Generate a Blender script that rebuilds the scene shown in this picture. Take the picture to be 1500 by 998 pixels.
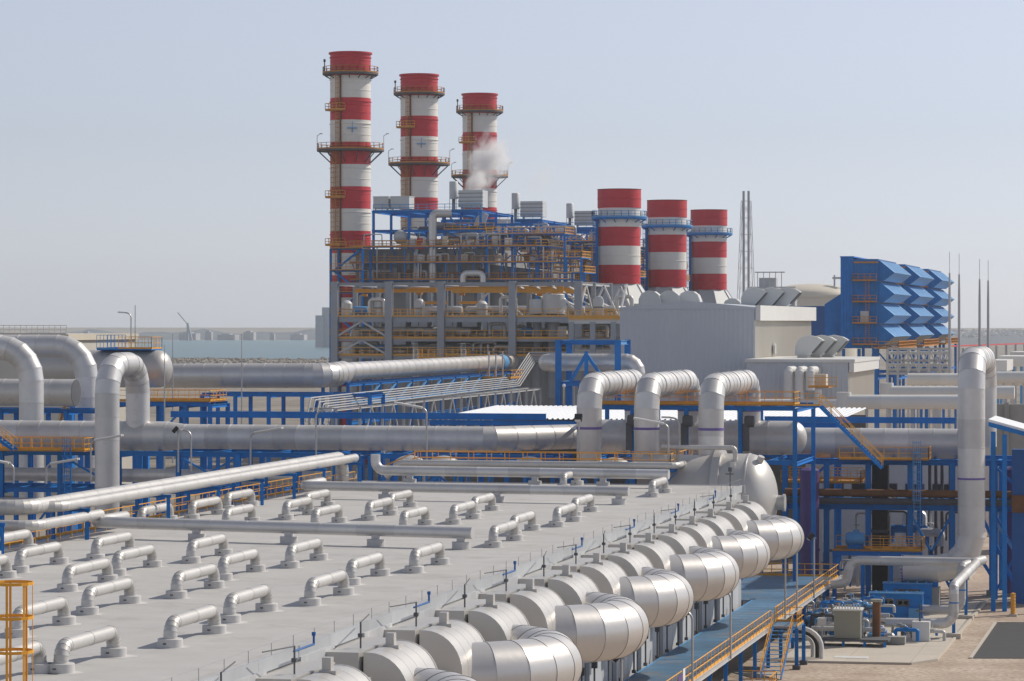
import bpy, math, random
from mathutils import Vector, Matrix
random.seed(7)
for o in list(bpy.data.objects):
    bpy.data.objects.remove(o)
scene = bpy.context.scene
C = scene.collection
R = math.radians

# ------------------------------------------------------------ camera, sky, sun, exposure
CAM_H = 26.0
FPX = 4400.0                       # focal length in pixels of the 1500 px wide photograph
YAW = math.atan(1000 / FPX)        # the plant's axes are turned against the view
HORIZON = 471.0
cam_d = bpy.data.cameras.new('camera')
cam = bpy.data.objects.new('camera', cam_d)
C.objects.link(cam)
cam.location = (0, 0, CAM_H)
cam.rotation_euler = (math.pi / 2, 0, YAW)
cam_d.sensor_width = 36.0
cam_d.lens = 36.0 * FPX / 1500.0
cam_d.shift_y = -(499 - HORIZON) / 1500.0
cam_d.clip_start = 1.0
cam_d.clip_end = 30000
scene.camera = cam

SUN_AZ = R(43)                     # measured from +X towards +Y
SUN_EL = R(40)
world = bpy.data.worlds.new('World')
scene.world = world
world.use_nodes = True
nt = world.node_tree
bg = nt.nodes['Background']
sky = nt.nodes.new('ShaderNodeTexSky')
sky.sky_type = 'NISHITA'
sky.sun_disc = False
sky.sun_elevation = SUN_EL
sky.sun_rotation = math.pi / 2 - SUN_AZ
sky.air_density = 1.0
sky.dust_density = 0.3
sky.ozone_density = 3.0
hs = nt.nodes.new('ShaderNodeHueSaturation')
hs.inputs['Saturation'].default_value = 0.28
nt.links.new(sky.outputs[0], hs.inputs['Color'])
tint = nt.nodes.new('ShaderNodeMix')          # the whole sky a little cooler, as in the hazy photograph
tint.data_type = 'RGBA'
tint.blend_type = 'MULTIPLY'
tint.inputs[0].default_value = 1.0
tint.inputs[7].default_value = (0.905, 0.94, 1.075, 1)
nt.links.new(hs.outputs[0], tint.inputs[6])
nt.links.new(tint.outputs[2], bg.inputs[0])
bg.inputs[1].default_value = 0.094
sun_d = bpy.data.lights.new('sun', 'SUN')
sun = bpy.data.objects.new('sun', sun_d)
C.objects.link(sun)
sun_d.energy = 3.5
sun_d.angle = R(0.6)
sun_d.color = (1.0, 0.92, 0.80)
sdir = Vector((math.cos(SUN_EL) * math.cos(SUN_AZ), math.cos(SUN_EL) * math.sin(SUN_AZ), math.sin(SUN_EL)))
sun.rotation_euler = sdir.to_track_quat('Z', 'Y').to_euler()
scene.view_settings.view_transform = 'Standard'
scene.view_settings.look = 'None'
scene.view_settings.exposure = 0.12
scene.view_settings.gamma = 1.0
scene.view_settings.use_curve_mapping = False
scene.render.engine = 'CYCLES'
scene.cycles.volume_bounces = 3

# ------------------------------------------------------------ reading positions off the photograph
SN, CS = math.sin(YAW), math.cos(YAW)

def at(px, py, z=None, X=None, Y=None, d=None):
    """the real place of a photograph pixel, given one thing known about it"""
    a = (px - 750) / FPX
    b = -(py - HORIZON) / FPX
    r = Vector((-SN + a * CS, CS + a * SN, b))
    if z is not None: t = (z - CAM_H) / b
    elif X is not None: t = X / r.x
    elif Y is not None: t = Y / r.y
    else: t = d
    return Vector((r.x * t, r.y * t, CAM_H + b * t))

# ------------------------------------------------------------ materials
MATS = {}

def mat(name, col, rough=0.6, metal=0.0, var=0.12, scale=0.35, streak=0.0, bump=0.0, rnd=0.04, stain=None, spec=0.5):
    m = bpy.data.materials.new(name)
    m.use_nodes = True
    t = m.node_tree
    b = t.nodes['Principled BSDF']
    b.inputs['Roughness'].default_value = rough
    b.inputs['Metallic'].default_value = metal
    b.inputs['Specular IOR Level'].default_value = spec
    tc = t.nodes.new('ShaderNodeTexCoord')
    mp = t.nodes.new('ShaderNodeMapping')
    t.links.new(tc.outputs['Object'], mp.inputs['Vector'])
    if streak:
        mp.inputs['Scale'].default_value = (1, 1, streak)
    nz = t.nodes.new('ShaderNodeTexNoise')
    nz.inputs['Scale'].default_value = scale
    nz.inputs['Detail'].default_value = 6
    nz.inputs['Roughness'].default_value = 0.65
    t.links.new(mp.outputs[0], nz.inputs['Vector'])
    rp = t.nodes.new('ShaderNodeMapRange')
    rp.inputs['From Min'].default_value = 0.25
    rp.inputs['From Max'].default_value = 0.75
    rp.inputs['To Min'].default_value = 1 - var
    rp.inputs['To Max'].default_value = 1 + var
    t.links.new(nz.outputs['Fac'], rp.inputs['Value'])
    oi = t.nodes.new('ShaderNodeObjectInfo')
    rr = t.nodes.new('ShaderNodeMapRange')
    rr.inputs['To Min'].default_value = 1 - rnd
    rr.inputs['To Max'].default_value = 1 + rnd
    t.links.new(oi.outputs['Random'], rr.inputs['Value'])
    mul = t.nodes.new('ShaderNodeMath')
    mul.operation = 'MULTIPLY'
    t.links.new(rp.outputs[0], mul.inputs[0])
    t.links.new(rr.outputs[0], mul.inputs[1])
    vm = t.nodes.new('ShaderNodeVectorMath')
    vm.operation = 'SCALE'
    vm.inputs[0].default_value = col
    t.links.new(mul.outputs[0], vm.inputs['Scale'])
    out = vm.outputs[0]
    if stain:
        n2 = t.nodes.new('ShaderNodeTexNoise')
        n2.inputs['Scale'].default_value = stain[1]
        n2.inputs['Detail'].default_value = 8
        n2.inputs['Roughness'].default_value = 0.7
        t.links.new(mp.outputs[0], n2.inputs['Vector'])
        r2 = t.nodes.new('ShaderNodeMapRange')
        r2.inputs['From Min'].default_value = stain[2]
        r2.inputs['From Max'].default_value = stain[2] + 0.15
        r2.inputs['To Max'].default_value = stain[3]
        t.links.new(n2.outputs['Fac'], r2.inputs['Value'])
        mx = t.nodes.new('ShaderNodeMix')
        mx.data_type = 'RGBA'
        t.links.new(r2.outputs[0], mx.inputs[0])
        t.links.new(out, mx.inputs[6])
        mx.inputs[7].default_value = (*stain[0], 1)
        out = mx.outputs[2]
    t.links.new(out, b.inputs['Base Color'])
    if bump:
        bp = t.nodes.new('ShaderNodeBump')
        bp.inputs['Strength'].default_value = bump
        bp.inputs['Distance'].default_value = 0.05
        n3 = t.nodes.new('ShaderNodeTexNoise')
        n3.inputs['Scale'].default_value = scale * 6
        n3.inputs['Detail'].default_value = 5
        t.links.new(tc.outputs['Object'], n3.inputs['Vector'])
        t.links.new(n3.outputs['Fac'], bp.inputs['Height'])
        t.links.new(bp.outputs[0], b.inputs['Normal'])
    MATS[name] = m
    return m

mat('cladding', (0.61, 0.60, 0.585), 0.42, 0.4, 0.10, 0.5, bump=0.14, rnd=0.12, stain=((0.30, 0.275, 0.24), 0.5, 0.58, 0.45))  # wide tone spread per segment: patchy panel reflections put into the colour
mat('bright_cladding', (0.60, 0.58, 0.555), 0.38, 0.5, 0.06, 0.5, bump=0.10, rnd=0.05, stain=((0.5, 0.46, 0.40), 0.5, 0.62, 0.3))
mat('roof_pipe_cladding', (0.54, 0.525, 0.50), 0.45, 0.35, 0.07, 0.8, bump=0.1, rnd=0.05)
mat('old_cladding', (0.60, 0.585, 0.56), 0.45, 0.4, 0.15, 0.5, bump=0.15, rnd=0.1, stain=((0.30, 0.27, 0.23), 0.5, 0.57, 0.5))
mat('roof_sheet', (0.455, 0.445, 0.43), 0.72, 0.0, 0.09, 0.5, rnd=0.022, stain=((0.33, 0.315, 0.295), 0.28, 0.53, 0.6))
mat('sealant', (0.56, 0.55, 0.535), 0.7, 0.0, 0.1, 1.5, rnd=.06, stain=((0.44, 0.43, 0.41), 1.5, 0.5, 0.8))
mat('curb', (0.52, 0.51, 0.50), 0.6, 0.0, 0.06, 0.8)
mat('vessel_white', (0.52, 0.505, 0.48), 0.42, 0.35, 0.05, 0.4, bump=0.05, rnd=0.05, stain=((0.5, 0.47, 0.42), 0.4, 0.6, 0.35))
mat('wall_stained', (0.42, 0.43, 0.44), 0.65, 0.0, 0.15, 0.5, streak=0.15, rnd=0.06, stain=((0.72, 0.72, 0.72), 0.7, 0.56, 0.8))
mat('edge_sheet', (0.42, 0.44, 0.46), 0.5, 0.1, 0.1, 0.6, streak=.3, rnd=.08, stain=((0.36, 0.42, 0.50), 0.5, 0.55, 0.5))
mat('blue_paint', (0.003, 0.175, 0.53), 0.5, 0.0, 0.2, 0.6, rnd=0.14, spec=0.25, stain=((0.05, 0.23, 0.50), 0.8, 0.58, 0.6))
mat('light_blue', (0.09, 0.31, 0.60), 0.45, 0.0, 0.12, 0.4, rnd=0.05, stain=((0.3, 0.4, 0.5), 0.3, 0.58, 0.3))
mat('deep_blue', (0.004, 0.095, 0.33), 0.5, 0.0, 0.1, 0.3)
mat('orange_paint', (0.76, 0.36, 0.03), 0.5, 0.0, 0.12, 0.7, rnd=0.06)
mat('orange_dull', (0.50, 0.21, 0.03), 0.6, 0.0, 0.2, 0.7, rnd=0.08)
mat('grey_steel', (0.33, 0.35, 0.38), 0.55, 0.0, 0.1, 0.4, rnd=0.05)
mat('pale_steel', (0.50, 0.50, 0.50), 0.5, 0.2, 0.1, 0.4, rnd=0.06)
mat('galvanised', (0.45, 0.45, 0.45), 0.45, 0.5, 0.1, 1.0)
mat('dark_grey', (0.085, 0.09, 0.10), 0.7, 0.0, 0.25, 0.4, rnd=0.15)
mat('casing', (0.23, 0.225, 0.215), 0.6, 0.1, 0.25, 0.3, streak=0.3, rnd=0.1)
mat('black', (0.012, 0.012, 0.014), 0.6)
mat('red_band', (0.56, 0.02, 0.03), 0.5, 0.0, 0.10, 0.25, streak=0.25, rnd=0.03, stain=((0.36, 0.03, 0.04), 0.3, 0.58, 0.4))
mat('white_band', (0.76, 0.73, 0.66), 0.55, 0.0, 0.07, 0.3, streak=0.25, rnd=0.03, stain=((0.55, 0.50, 0.42), 0.35, 0.60, 0.4))
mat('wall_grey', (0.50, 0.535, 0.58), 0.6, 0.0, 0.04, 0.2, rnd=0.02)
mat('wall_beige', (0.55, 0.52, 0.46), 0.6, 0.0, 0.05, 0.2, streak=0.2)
mat('fascia', (0.66, 0.655, 0.63), 0.55, 0.0, 0.05, 0.3)
mat('shed_roof', (0.78, 0.80, 0.82), 0.5, 0.0, 0.04, 0.4)
mat('vent_grey', (0.56, 0.57, 0.56), 0.5, 0.1, 0.06, 0.5)
mat('tank_cream', (0.62, 0.56, 0.45), 0.6, 0.0, 0.05, 0.1)
mat('purple', (0.085, 0.05, 0.19), 0.5, 0.0, 0.15, 0.4)
mat('purple_band', (0.16, 0.11, 0.36), 0.5)
mat('rust', (0.17, 0.075, 0.03), 0.8, 0.0, 0.3, 0.8)
mat('concrete', (0.50, 0.45, 0.38), 0.85, 0.0, 0.1, 0.3, bump=0.2, stain=((0.36, 0.32, 0.27), 0.3, 0.55, 0.5))
mat('concrete_grey', (0.30, 0.295, 0.28), 0.85, 0.0, 0.12, 0.4, bump=0.2)
mat('asphalt', (0.045, 0.045, 0.047), 0.9, 0.0, 0.12, 0.8, bump=0.2)
mat('panel_green', (0.28, 0.28, 0.235), 0.5, 0.0, 0.06, 0.6)
mat('far_steel', (0.40, 0.41, 0.44), 0.8)  # lightened steel; fading by haze is put into the base colour
mat('sign_white', (0.75, 0.75, 0.75), 0.5)
mat('lens', (0.8, 0.8, 0.82), 0.2)

def ground_mat(name, c1, c2, c3, s1, s2, bump):
    m = bpy.data.materials.new(name)
    m.use_nodes = True
    t = m.node_tree
    b = t.nodes['Principled BSDF']
    b.inputs['Roughness'].default_value = 0.95
    b.inputs['Specular IOR Level'].default_value = 0.2
    tc = t.nodes.new('ShaderNodeTexCoord')
    n1 = t.nodes.new('ShaderNodeTexNoise'); n1.inputs['Scale'].default_value = s1; n1.inputs['Detail'].default_value = 8
    n2 = t.nodes.new('ShaderNodeTexNoise'); n2.inputs['Scale'].default_value = s2; n2.inputs['Detail'].default_value = 4
    t.links.new(tc.outputs['Object'], n1.inputs['Vector'])
    t.links.new(tc.outputs['Object'], n2.inputs['Vector'])
    r1 = t.nodes.new('ShaderNodeValToRGB')
    r1.color_ramp.elements[0].position = 0.35; r1.color_ramp.elements[0].color = (*c1, 1)
    r1.color_ramp.elements[1].position = 0.65; r1.color_ramp.elements[1].color = (*c2, 1)
    t.links.new(n1.outputs['Fac'], r1.inputs[0])
    mx = t.nodes.new('ShaderNodeMix'); mx.data_type = 'RGBA'
    r2 = t.nodes.new('ShaderNodeMapRange')
    r2.inputs['From Min'].default_value = 0.4; r2.inputs['From Max'].default_value = 0.7; r2.inputs['To Max'].default_value = 0.7
    t.links.new(n2.outputs['Fac'], r2.inputs['Value'])
    t.links.new(r2.outputs[0], mx.inputs[0])
    t.links.new(r1.outputs[0], mx.inputs[6])
    mx.inputs[7].default_value = (*c3, 1)
    t.links.new(mx.outputs[2], b.inputs['Base Color'])
    bp = t.nodes.new('ShaderNodeBump'); bp.inputs['Strength'].default_value = bump; bp.inputs['Distance'].default_value = 0.1
    t.links.new(n2.outputs['Fac'], bp.inputs['Height'])
    t.links.new(bp.outputs[0], b.inputs['Normal'])
    MATS[name] = m

ground_mat('gravel', (0.41, 0.32, 0.25), (0.55, 0.46, 0.37), (0.28, 0.215, 0.17), 0.22, 2.2, 0.9)
ground_mat('far_ground', (0.24, 0.21, 0.175), (0.33, 0.29, 0.24), (0.12, 0.115, 0.10), 0.02, 0.12, 0.3)
ground_mat('hill', (0.12, 0.14, 0.165), (0.17, 0.185, 0.205), (0.09, 0.11, 0.13), 0.004, 0.03, 0.3)  # blue-grey of the distance: haze put into the base colours

def grating_mat():
    m = mat('grating', (0.11, 0.255, 0.43), 0.5, 0.0, 0.2, 0.5, rnd=0.1, stain=((0.36, 0.30, 0.24), 0.22, 0.53, 0.75))
    t = m.node_tree
    b = t.nodes['Principled BSDF']
    src = b.inputs['Base Color'].links[0].from_socket
    tc = t.nodes.new('ShaderNodeTexCoord')
    w = t.nodes.new('ShaderNodeTexWave')
    w.bands_direction = 'Y'
    w.inputs['Scale'].default_value = 1.6
    t.links.new(tc.outputs['Object'], w.inputs['Vector'])
    mx = t.nodes.new('ShaderNodeMix'); mx.data_type = 'RGBA'; mx.blend_type = 'MULTIPLY'
    r = t.nodes.new('ShaderNodeMapRange'); r.inputs['From Min'].default_value = 0.35; r.inputs['From Max'].default_value = 0.65; r.inputs['To Min'].default_value = 0.35; r.inputs['To Max'].default_value = 1.0
    t.links.new(w.outputs['Fac'], r.inputs['Value'])
    mx.inputs[0].default_value = 1.0
    t.links.new(src, mx.inputs[6])
    t.links.new(r.outputs[0], mx.inputs[7])
    t.links.new(mx.outputs[2], b.inputs['Base Color'])
grating_mat()

def water_mat():
    m = bpy.data.materials.new('water')
    m.use_nodes = True
    t = m.node_tree
    b = t.nodes['Principled BSDF']
    b.inputs['Base Color'].default_value = (0.06, 0.15, 0.17, 1)
    b.inputs['Roughness'].default_value = 0.35
    n = t.nodes.new('ShaderNodeTexNoise'); n.inputs['Scale'].default_value = 0.4; n.inputs['Detail'].default_value = 6
    tc = t.nodes.new('ShaderNodeTexCoord')
    t.links.new(tc.outputs['Object'], n.inputs['Vector'])
    bp = t.nodes.new('ShaderNodeBump'); bp.inputs['Strength'].default_value = 0.6; bp.inputs['Distance'].default_value = 0.3
    t.links.new(n.outputs['Fac'], bp.inputs['Height'])
    t.links.new(bp.outputs[0], b.inputs['Normal'])
    MATS['water'] = m
water_mat()

# ------------------------------------------------------------ mesh builder
class MB:
    def __init__(s):
        s.v = []
        s.f = []

    def add(s, vs, fs):
        n = len(s.v)
        s.v += [Vector(p) for p in vs]
        s.f += [tuple(i + n for i in f) for f in fs]
        return s

    def box(s, lo, hi):
        x0, y0, z0 = lo
        x1, y1, z1 = hi
        return s.add([(x0, y0, z0), (x1, y0, z0), (x1, y1, z0), (x0, y1, z0), (x0, y0, z1), (x1, y0, z1), (x1, y1, z1), (x0, y1, z1)],
                     [(0, 3, 2, 1), (4, 5, 6, 7), (0, 1, 5, 4), (1, 2, 6, 5), (2, 3, 7, 6), (3, 0, 4, 7)])

    def beam(s, p, q, w, h=None, up=Vector((0, 0, 1))):
        p, q = Vector(p), Vector(q)
        h = h or w
        d = q - p
        if d.length < 1e-6:
            return s
        d.normalize()
        if abs(d.dot(up)) > 0.98:
            up = Vector((0, 1, 0))
        sd = d.cross(up).normalized()
        u = sd.cross(d).normalized()
        a, b = sd * w / 2, u * h / 2
        return s.add([p - a - b, p + a - b, p + a + b, p - a + b, q - a - b, q + a - b, q + a + b, q - a + b],
                     [(0, 1, 2, 3), (7, 6, 5, 4), (0, 4, 5, 1), (1, 5, 6, 2), (2, 6, 7, 3), (3, 7, 4, 0)])

    def ibeam(s, p, q, w, h, up=Vector((0, 0, 1)), t=None):
        """rolled H section: two flanges and a web"""
        p, q = Vector(p), Vector(q)
        d = (q - p).normalized()
        if abs(d.dot(up)) > 0.98:
            up = Vector((0, 1, 0))
        sd = d.cross(up).normalized()
        u = sd.cross(d).normalized()
        t = t or max(w, h) * 0.09
        o = u * (h / 2 - t / 2)
        s.beam(p + o, q + o, w, t, u)
        s.beam(p - o, q - o, w, t, u)
        s.beam(p, q, t, h - 2 * t, u)
        return s

    def tube(s, path, r, n=10, cap=True, radii=None):
        pts = [Vector(p) for p in path]
        rings = ring_frames(pts, n)
        base = len(s.v)
        for k, (p, fr) in enumerate(rings):
            rr = radii[k] if radii else r
            s.v += [p + v * rr for v in fr]
        m = len(rings)
        for k in range(m - 1):
            for i in range(n):
                j = (i + 1) % n
                a = base + k * n
                s.f.append((a + i, a + j, a + n + j, a + n + i))
        if cap:
            s.f.append(tuple(base + i for i in reversed(range(n))))
            s.f.append(tuple(base + (m - 1) * n + i for i in range(n)))
        return s

    def lathe(s, prof, o=(0, 0, 0), n=24, axis='Z', a0=0, a1=2 * math.pi):
        """profile of (radius, height) pairs turned about an axis through o"""
        o = Vector(o)
        full = abs(a1 - a0 - 2 * math.pi) < 1e-6
        m = n if full else n + 1
        base = len(s.v)
        for (r, h) in prof:
            for i in range(m):
                a = a0 + (a1 - a0) * i / n
                c, q = math.cos(a) * r, math.sin(a) * r
                p = {'Z': (c, q, h), 'X': (h, c, q), 'Y': (c, h, -q)}[axis]
                s.v.append(o + Vector(p))
        for k in range(len(prof) - 1):
            for i in range(n):
                j = (i + 1) % m if full else i + 1
                a = base + k * m
                s.f.append((a + i, a + j, a + m + j, a + m + i))
        return s

    def prism(s, poly, vec):
        vec = Vector(vec)
        n = len(poly)
        b = len(s.v)
        s.v += [Vector(p) for p in poly] + [Vector(p) + vec for p in poly]
        s.f.append(tuple(b + i for i in reversed(range(n))))
        s.f.append(tuple(b + n + i for i in range(n)))
        for i in range(n):
            j = (i + 1) % n
            s.f.append((b + i, b + j, b + n + j, b + n + i))
        return s

    def corrugated(s, p, along, up, pitch, depth, out):
        """ribbed sheet: p corner, along/up vectors, out the outward unit vector"""
        p, along, up, out = Vector(p), Vector(along), Vector(up), Vector(out)
        n = max(2, int(along.length / pitch))
        st = along / n
        b = len(s.v)
        for i in range(n):
            for f, o in ((0.0, 0), (0.5, 0), (0.6, depth), (0.9, depth)):
                q = p + st * (i + f) + out * o
                s.v += [q, q + up]
        q = p + along
        s.v += [q, q + up]
        m = 4 * n
        for k in range(m):
            a = b + 2 * k
            s.f.append((a, a + 2, a + 3, a + 1))
        return s

def ring_frames(pts, n):
    out = []
    prev = None
    m = len(pts)
    for k, p in enumerate(pts):
        if k == 0: d = pts[1] - p
        elif k == m - 1: d = p - pts[k - 1]
        else: d = (p - pts[k - 1]).normalized() + (pts[k + 1] - p).normalized()
        d = d.normalized()
        if prev is None:
            ref = Vector((0, 0, 1)) if abs(d.z) < 0.9 else Vector((0, 1, 0))
            x = d.cross(ref).normalized()
        else:
            x = (prev - d * prev.dot(d)).normalized()
        prev = x
        y = d.cross(x).normalized()
        st = 1.0
        if 0 < k < m - 1:      # mitre: keep the pipe's width through a bend
            c = (p - pts[k - 1]).normalized().dot(d)
            st = 1.0 / max(c, 0.5)
        if st > 1.0001:
            bd = ((p - pts[k - 1]).normalized() - (pts[k + 1] - p).normalized())
            bd = bd.normalized() if bd.length > 1e-6 else x
            fr = []
            for i in range(n):
                a = 2 * math.pi * i / n
                v = x * math.cos(a) + y * math.sin(a)
                fr.append(v + bd * v.dot(bd) * (st - 1))
        else:
            fr = [x * math.cos(2 * math.pi * i / n) + y * math.sin(2 * math.pi * i / n) for i in range(n)]
        out.append((p, fr))
    return out

ROOT = {}

def thing(name, loc, label, cat, group=None):
    o = bpy.data.objects.new(name, None)
    o.empty_display_size = 0.5
    C.objects.link(o)
    o.location = loc
    o['label'] = label
    o['category'] = cat
    if group: o['group'] = group
    ROOT[o.name] = Vector(loc)
    return o

def part(mb, name, material, parent=None, smooth=True, angle=35):
    off = ROOT.get(parent.name, Vector((0, 0, 0))) if parent else Vector((0, 0, 0))
    me = bpy.data.meshes.new(name)
    me.from_pydata([tuple(v - off) for v in mb.v], [], mb.f)
    me.materials.append(MATS[material])
    if smooth:
        me.polygons.foreach_set('use_smooth', [True] * len(me.polygons))
        me.set_sharp_from_angle(angle=R(angle))
    me.update()
    o = bpy.data.objects.new(name, me)
    C.objects.link(o)
    if parent:
        o.parent = parent
        ROOT[o.name] = off
    return o

def solo(mb, name, material, label, cat, group=None, smooth=True):
    o = part(mb, name, material, None, smooth)
    o['label'] = label
    o['category'] = cat
    if group: o['group'] = group
    return o

def structure(mb, name, material, smooth=False):
    o = part(mb, name, material, None, smooth)
    o['kind'] = 'structure'
    return o

def copy_tree(o, delta, parent=None):
    c = o.copy()
    C.objects.link(c)
    if parent is None:
        c.location = Vector(o.location) + Vector(delta)
    else:
        c.parent = parent
    for ch in o.children:
        copy_tree(ch, delta, c)
    return c

ORD = ['first', 'second', 'third', 'fourth', 'fifth', 'sixth', 'seventh', 'eighth', 'ninth', 'tenth', 'eleventh', 'twelfth', 'thirteenth', 'fourteenth', 'fifteenth', 'sixteenth', 'seventeenth', 'eighteenth', 'nineteenth', 'twentieth']

# ------------------------------------------------------------ pipes clad in short lengths
def route(pts, rad, step, gores=5):
    """corner points -> stations where one cladding length meets the next; corners become lobster-back bends"""
    pts = [Vector(p) for p in pts]
    rads = rad if isinstance(rad, (list, tuple)) else [rad] * len(pts)
    out = []
    cur = pts[0]

    def straight(a, b):
        L = (b - a).length
        if L < 0.05: return
        n = max(1, round(L / step))
        for i in range(n):
            out.append(a + (b - a) * i / n)
    for k in range(1, len(pts) - 1):
        p = pts[k]
        d0 = (p - pts[k - 1]).normalized()
        d1 = (pts[k + 1] - p).normalized()
        ang = d0.angle(d1)
        if ang < 0.02:
            continue
        tl = rads[k] * math.tan(ang / 2)
        a = p - d0 * tl
        b = p + d1 * tl
        straight(cur, a)
        cen = p + (d1 - d0).normalized() * (rads[k] / math.cos(ang / 2))
        ax = d0.cross(d1).normalized()
        g = max(1, round(gores * ang / (math.pi / 2)))
        for i in range(g):
            out.append(cen + Matrix.Rotation(ang * i / g, 3, ax) @ (a - cen))
        cur = b
    straight(cur, pts[-1])
    out.append(pts[-1])
    return out

def clad_pipe(root, stations, r, material, n=22, lip=0.018, caps=(True, True), radii=None, name='cladding_segment'):
    rings = ring_frames(stations, n)
    m = len(stations)
    for k in range(m - 1):
        (p, fa), (q, fb) = rings[k], rings[k + 1]
        ra = radii[k] if radii else r
        rb = radii[k + 1] if radii else r
        L = (q - p).length
        t = min(0.10 / max(L, 0.01), 0.3)
        mb = MB()
        for (f, lp) in ((0.0, lip), (t, lip), (t + 0.001, 0.0), (1.0, 0.0)):
            rr = ra + (rb - ra) * f + lp * r
            mb.v += [(p + fa[i] * rr) * (1 - f) + (q + fb[i] * rr) * f for i in range(n)]
        for j in range(3):
            for i in range(n):
                i2 = (i + 1) % n
                mb.f.append((j * n + i, j * n + i2, (j + 1) * n + i2, (j + 1) * n + i))
        if (k == 0 and caps[0]):
            mb.f.append(tuple(reversed(range(n))))
        if (k == m - 2 and caps[1]):
            mb.f.append(tuple(3 * n + i for i in range(n)))
        part(mb, name, material, root, angle=28)

def big_pipe(name, label, pts, r, bend, step, material='cladding', gores=5, cat='pipe', group=None, caps=(True, True), n=22):
    root = thing(name, Vector((pts[0][0], pts[0][1], min(p[2] for p in pts) - r)), label, cat, group)
    clad_pipe(root, route(pts, bend, step, gores), r, material, n=n, caps=caps)
    return root

def ring_band(root, p, d, r, w, material, name):
    p, d = Vector(p), Vector(d).normalized()
    mb = MB().tube([p - d * w / 2, p + d * w / 2], r, 24)
    return part(mb, name, material, root)

def pipe(name, label, pts, r, bend=None, material='pale_steel', cat='pipe', group=None, n=10, parent=None):
    st = route(pts, bend or r * 2.5, 1e6, 5)
    mb = MB().tube(st, r, n)
    if parent:
        return part(mb, name, material, parent)
    return solo(mb, name, material, label, cat, group)

def rail_mesh(pts, h=1.1, sp=1.5, toe=True, t=0.05, mid=1):
    """guard rail along a polyline of floor points: posts, top and middle rails, toe board"""
    mb = MB()
    pts = [Vector(p) for p in pts]
    for a, b in zip(pts, pts[1:]):
        L = (b - a).length
        n = max(1, round(L / sp))
        for i in range(n + 1):
            p = a + (b - a) * i / n
            mb.beam(p, p + Vector((0, 0, h)), t)
        mb.beam(a + Vector((0, 0, h)), b + Vector((0, 0, h)), t * 1.1)
        for k in range(mid):
            z = h * (k + 1) / (mid + 1)
            mb.beam(a + Vector((0, 0, z)), b + Vector((0, 0, z)), t * 0.9)
        if toe:
            mb.beam(a + Vector((0, 0, 0.08)), b + Vector((0, 0, 0.08)), 0.02, 0.16)
    return mb

def ladder_mesh(p, z0, z1, out, w=0.5, cage=True):
    """vertical ladder at p, 'out' the unit vector away from the wall, with hoops"""
    mb = MB()
    p, out = Vector(p), Vector(out).normalized()
    sd = Vector((-out.y, out.x, 0))
    for s in (-1, 1):
        b = p + sd * s * w / 2
        mb.beam((b.x, b.y, z0), (b.x, b.y, z1), 0.07)
    z = z0 + 0.3
    while z < z1:
        mb.beam(Vector((p.x, p.y, z)) - sd * w / 2, Vector((p.x, p.y, z)) + sd * w / 2, 0.035)
        z += 0.35
    if cage:
        z = z0 + 2.3
        hoop = [sd * (0.38 * math.cos(a)) + out * (0.42 + 0.38 * math.sin(a)) for a in [math.pi * (-.25 + 1.5 * i / 8) for i in range(9)]]
        while z < z1 + 1.0:
            for a, b in zip(hoop, hoop[1:]):
                mb.beam(p + a + Vector((0, 0, z - p.z)), p + b + Vector((0, 0, z - p.z)), 0.02, 0.07)
            z += 0.9
        for k in (1, 3, 4, 5, 7):
            a = p + hoop[k]
            mb.beam((a.x, a.y, z0 + 2.3), (a.x, a.y, z1 + 1.0), 0.04, 0.02)
    return mb

def stair(root, top, bot, w, mat_s='blue_paint', mat_r='orange_paint', tread='light_blue'):
    """straight flight between two floor points (centre line), with stringers, treads and hand rails"""
    top, bot = Vector(top), Vector(bot)
    d = bot - top
    hd = Vector((d.x, d.y, 0)).normalized()
    sd = Vector((-hd.y, hd.x, 0))
    for s in (-1, 1):
        part(MB().beam(top + sd * s * w / 2, bot + sd * s * w / 2, 0.07, 0.28), 'stringer', mat_s, root)
        mb = MB()
        a, b = top + sd * s * w / 2, bot + sd * s * w / 2
        n = max(2, round(d.length / 1.3))
        for i in range(n + 1):
            p = a + (b - a) * i / n
            mb.beam(p, p + Vector((0, 0, 1.0)), 0.05)
        for z in (0.5, 1.0):
            mb.beam(a + Vector((0, 0, z)), b + Vector((0, 0, z)), 0.05)
        part(mb, 'hand_rail', mat_r, root)
    n = max(3, int(abs(d.z) / 0.22))
    for i in range(1, n):
        p = top + d * i / n
        part(MB().beam(p - sd * w / 2, p + sd * w / 2, 0.26, 0.04), 'tread', tread, root)

# ============================================================ THE SETTING
def sheet(poly, z, name, material):
    return structure(MB().add([(p[0], p[1], z) for p in poly], [tuple(range(len(poly)))]), name, material)

sheet([(-9000, -200), (9000, -200), (9000, 12000), (-9000, 12000)], -0.02, 'ground', 'far_ground')
sheet([(-80, 20), (70, 20), (70, 420), (-80, 420)], 0.0, 'gravel_yard', 'gravel')
# the sea lies beyond the rocky shore on the left
sea_pts = [at(-900, 526, z=0), at(300, 525, z=0), at(420, 527, z=0), at(760, 523, z=0), at(900, 510, z=0), at(700, 499, z=0), at(-900, 498.5, z=0)]
sheet([(p.x, p.y) for p in sea_pts], 0.35, 'sea', 'water')
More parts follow.
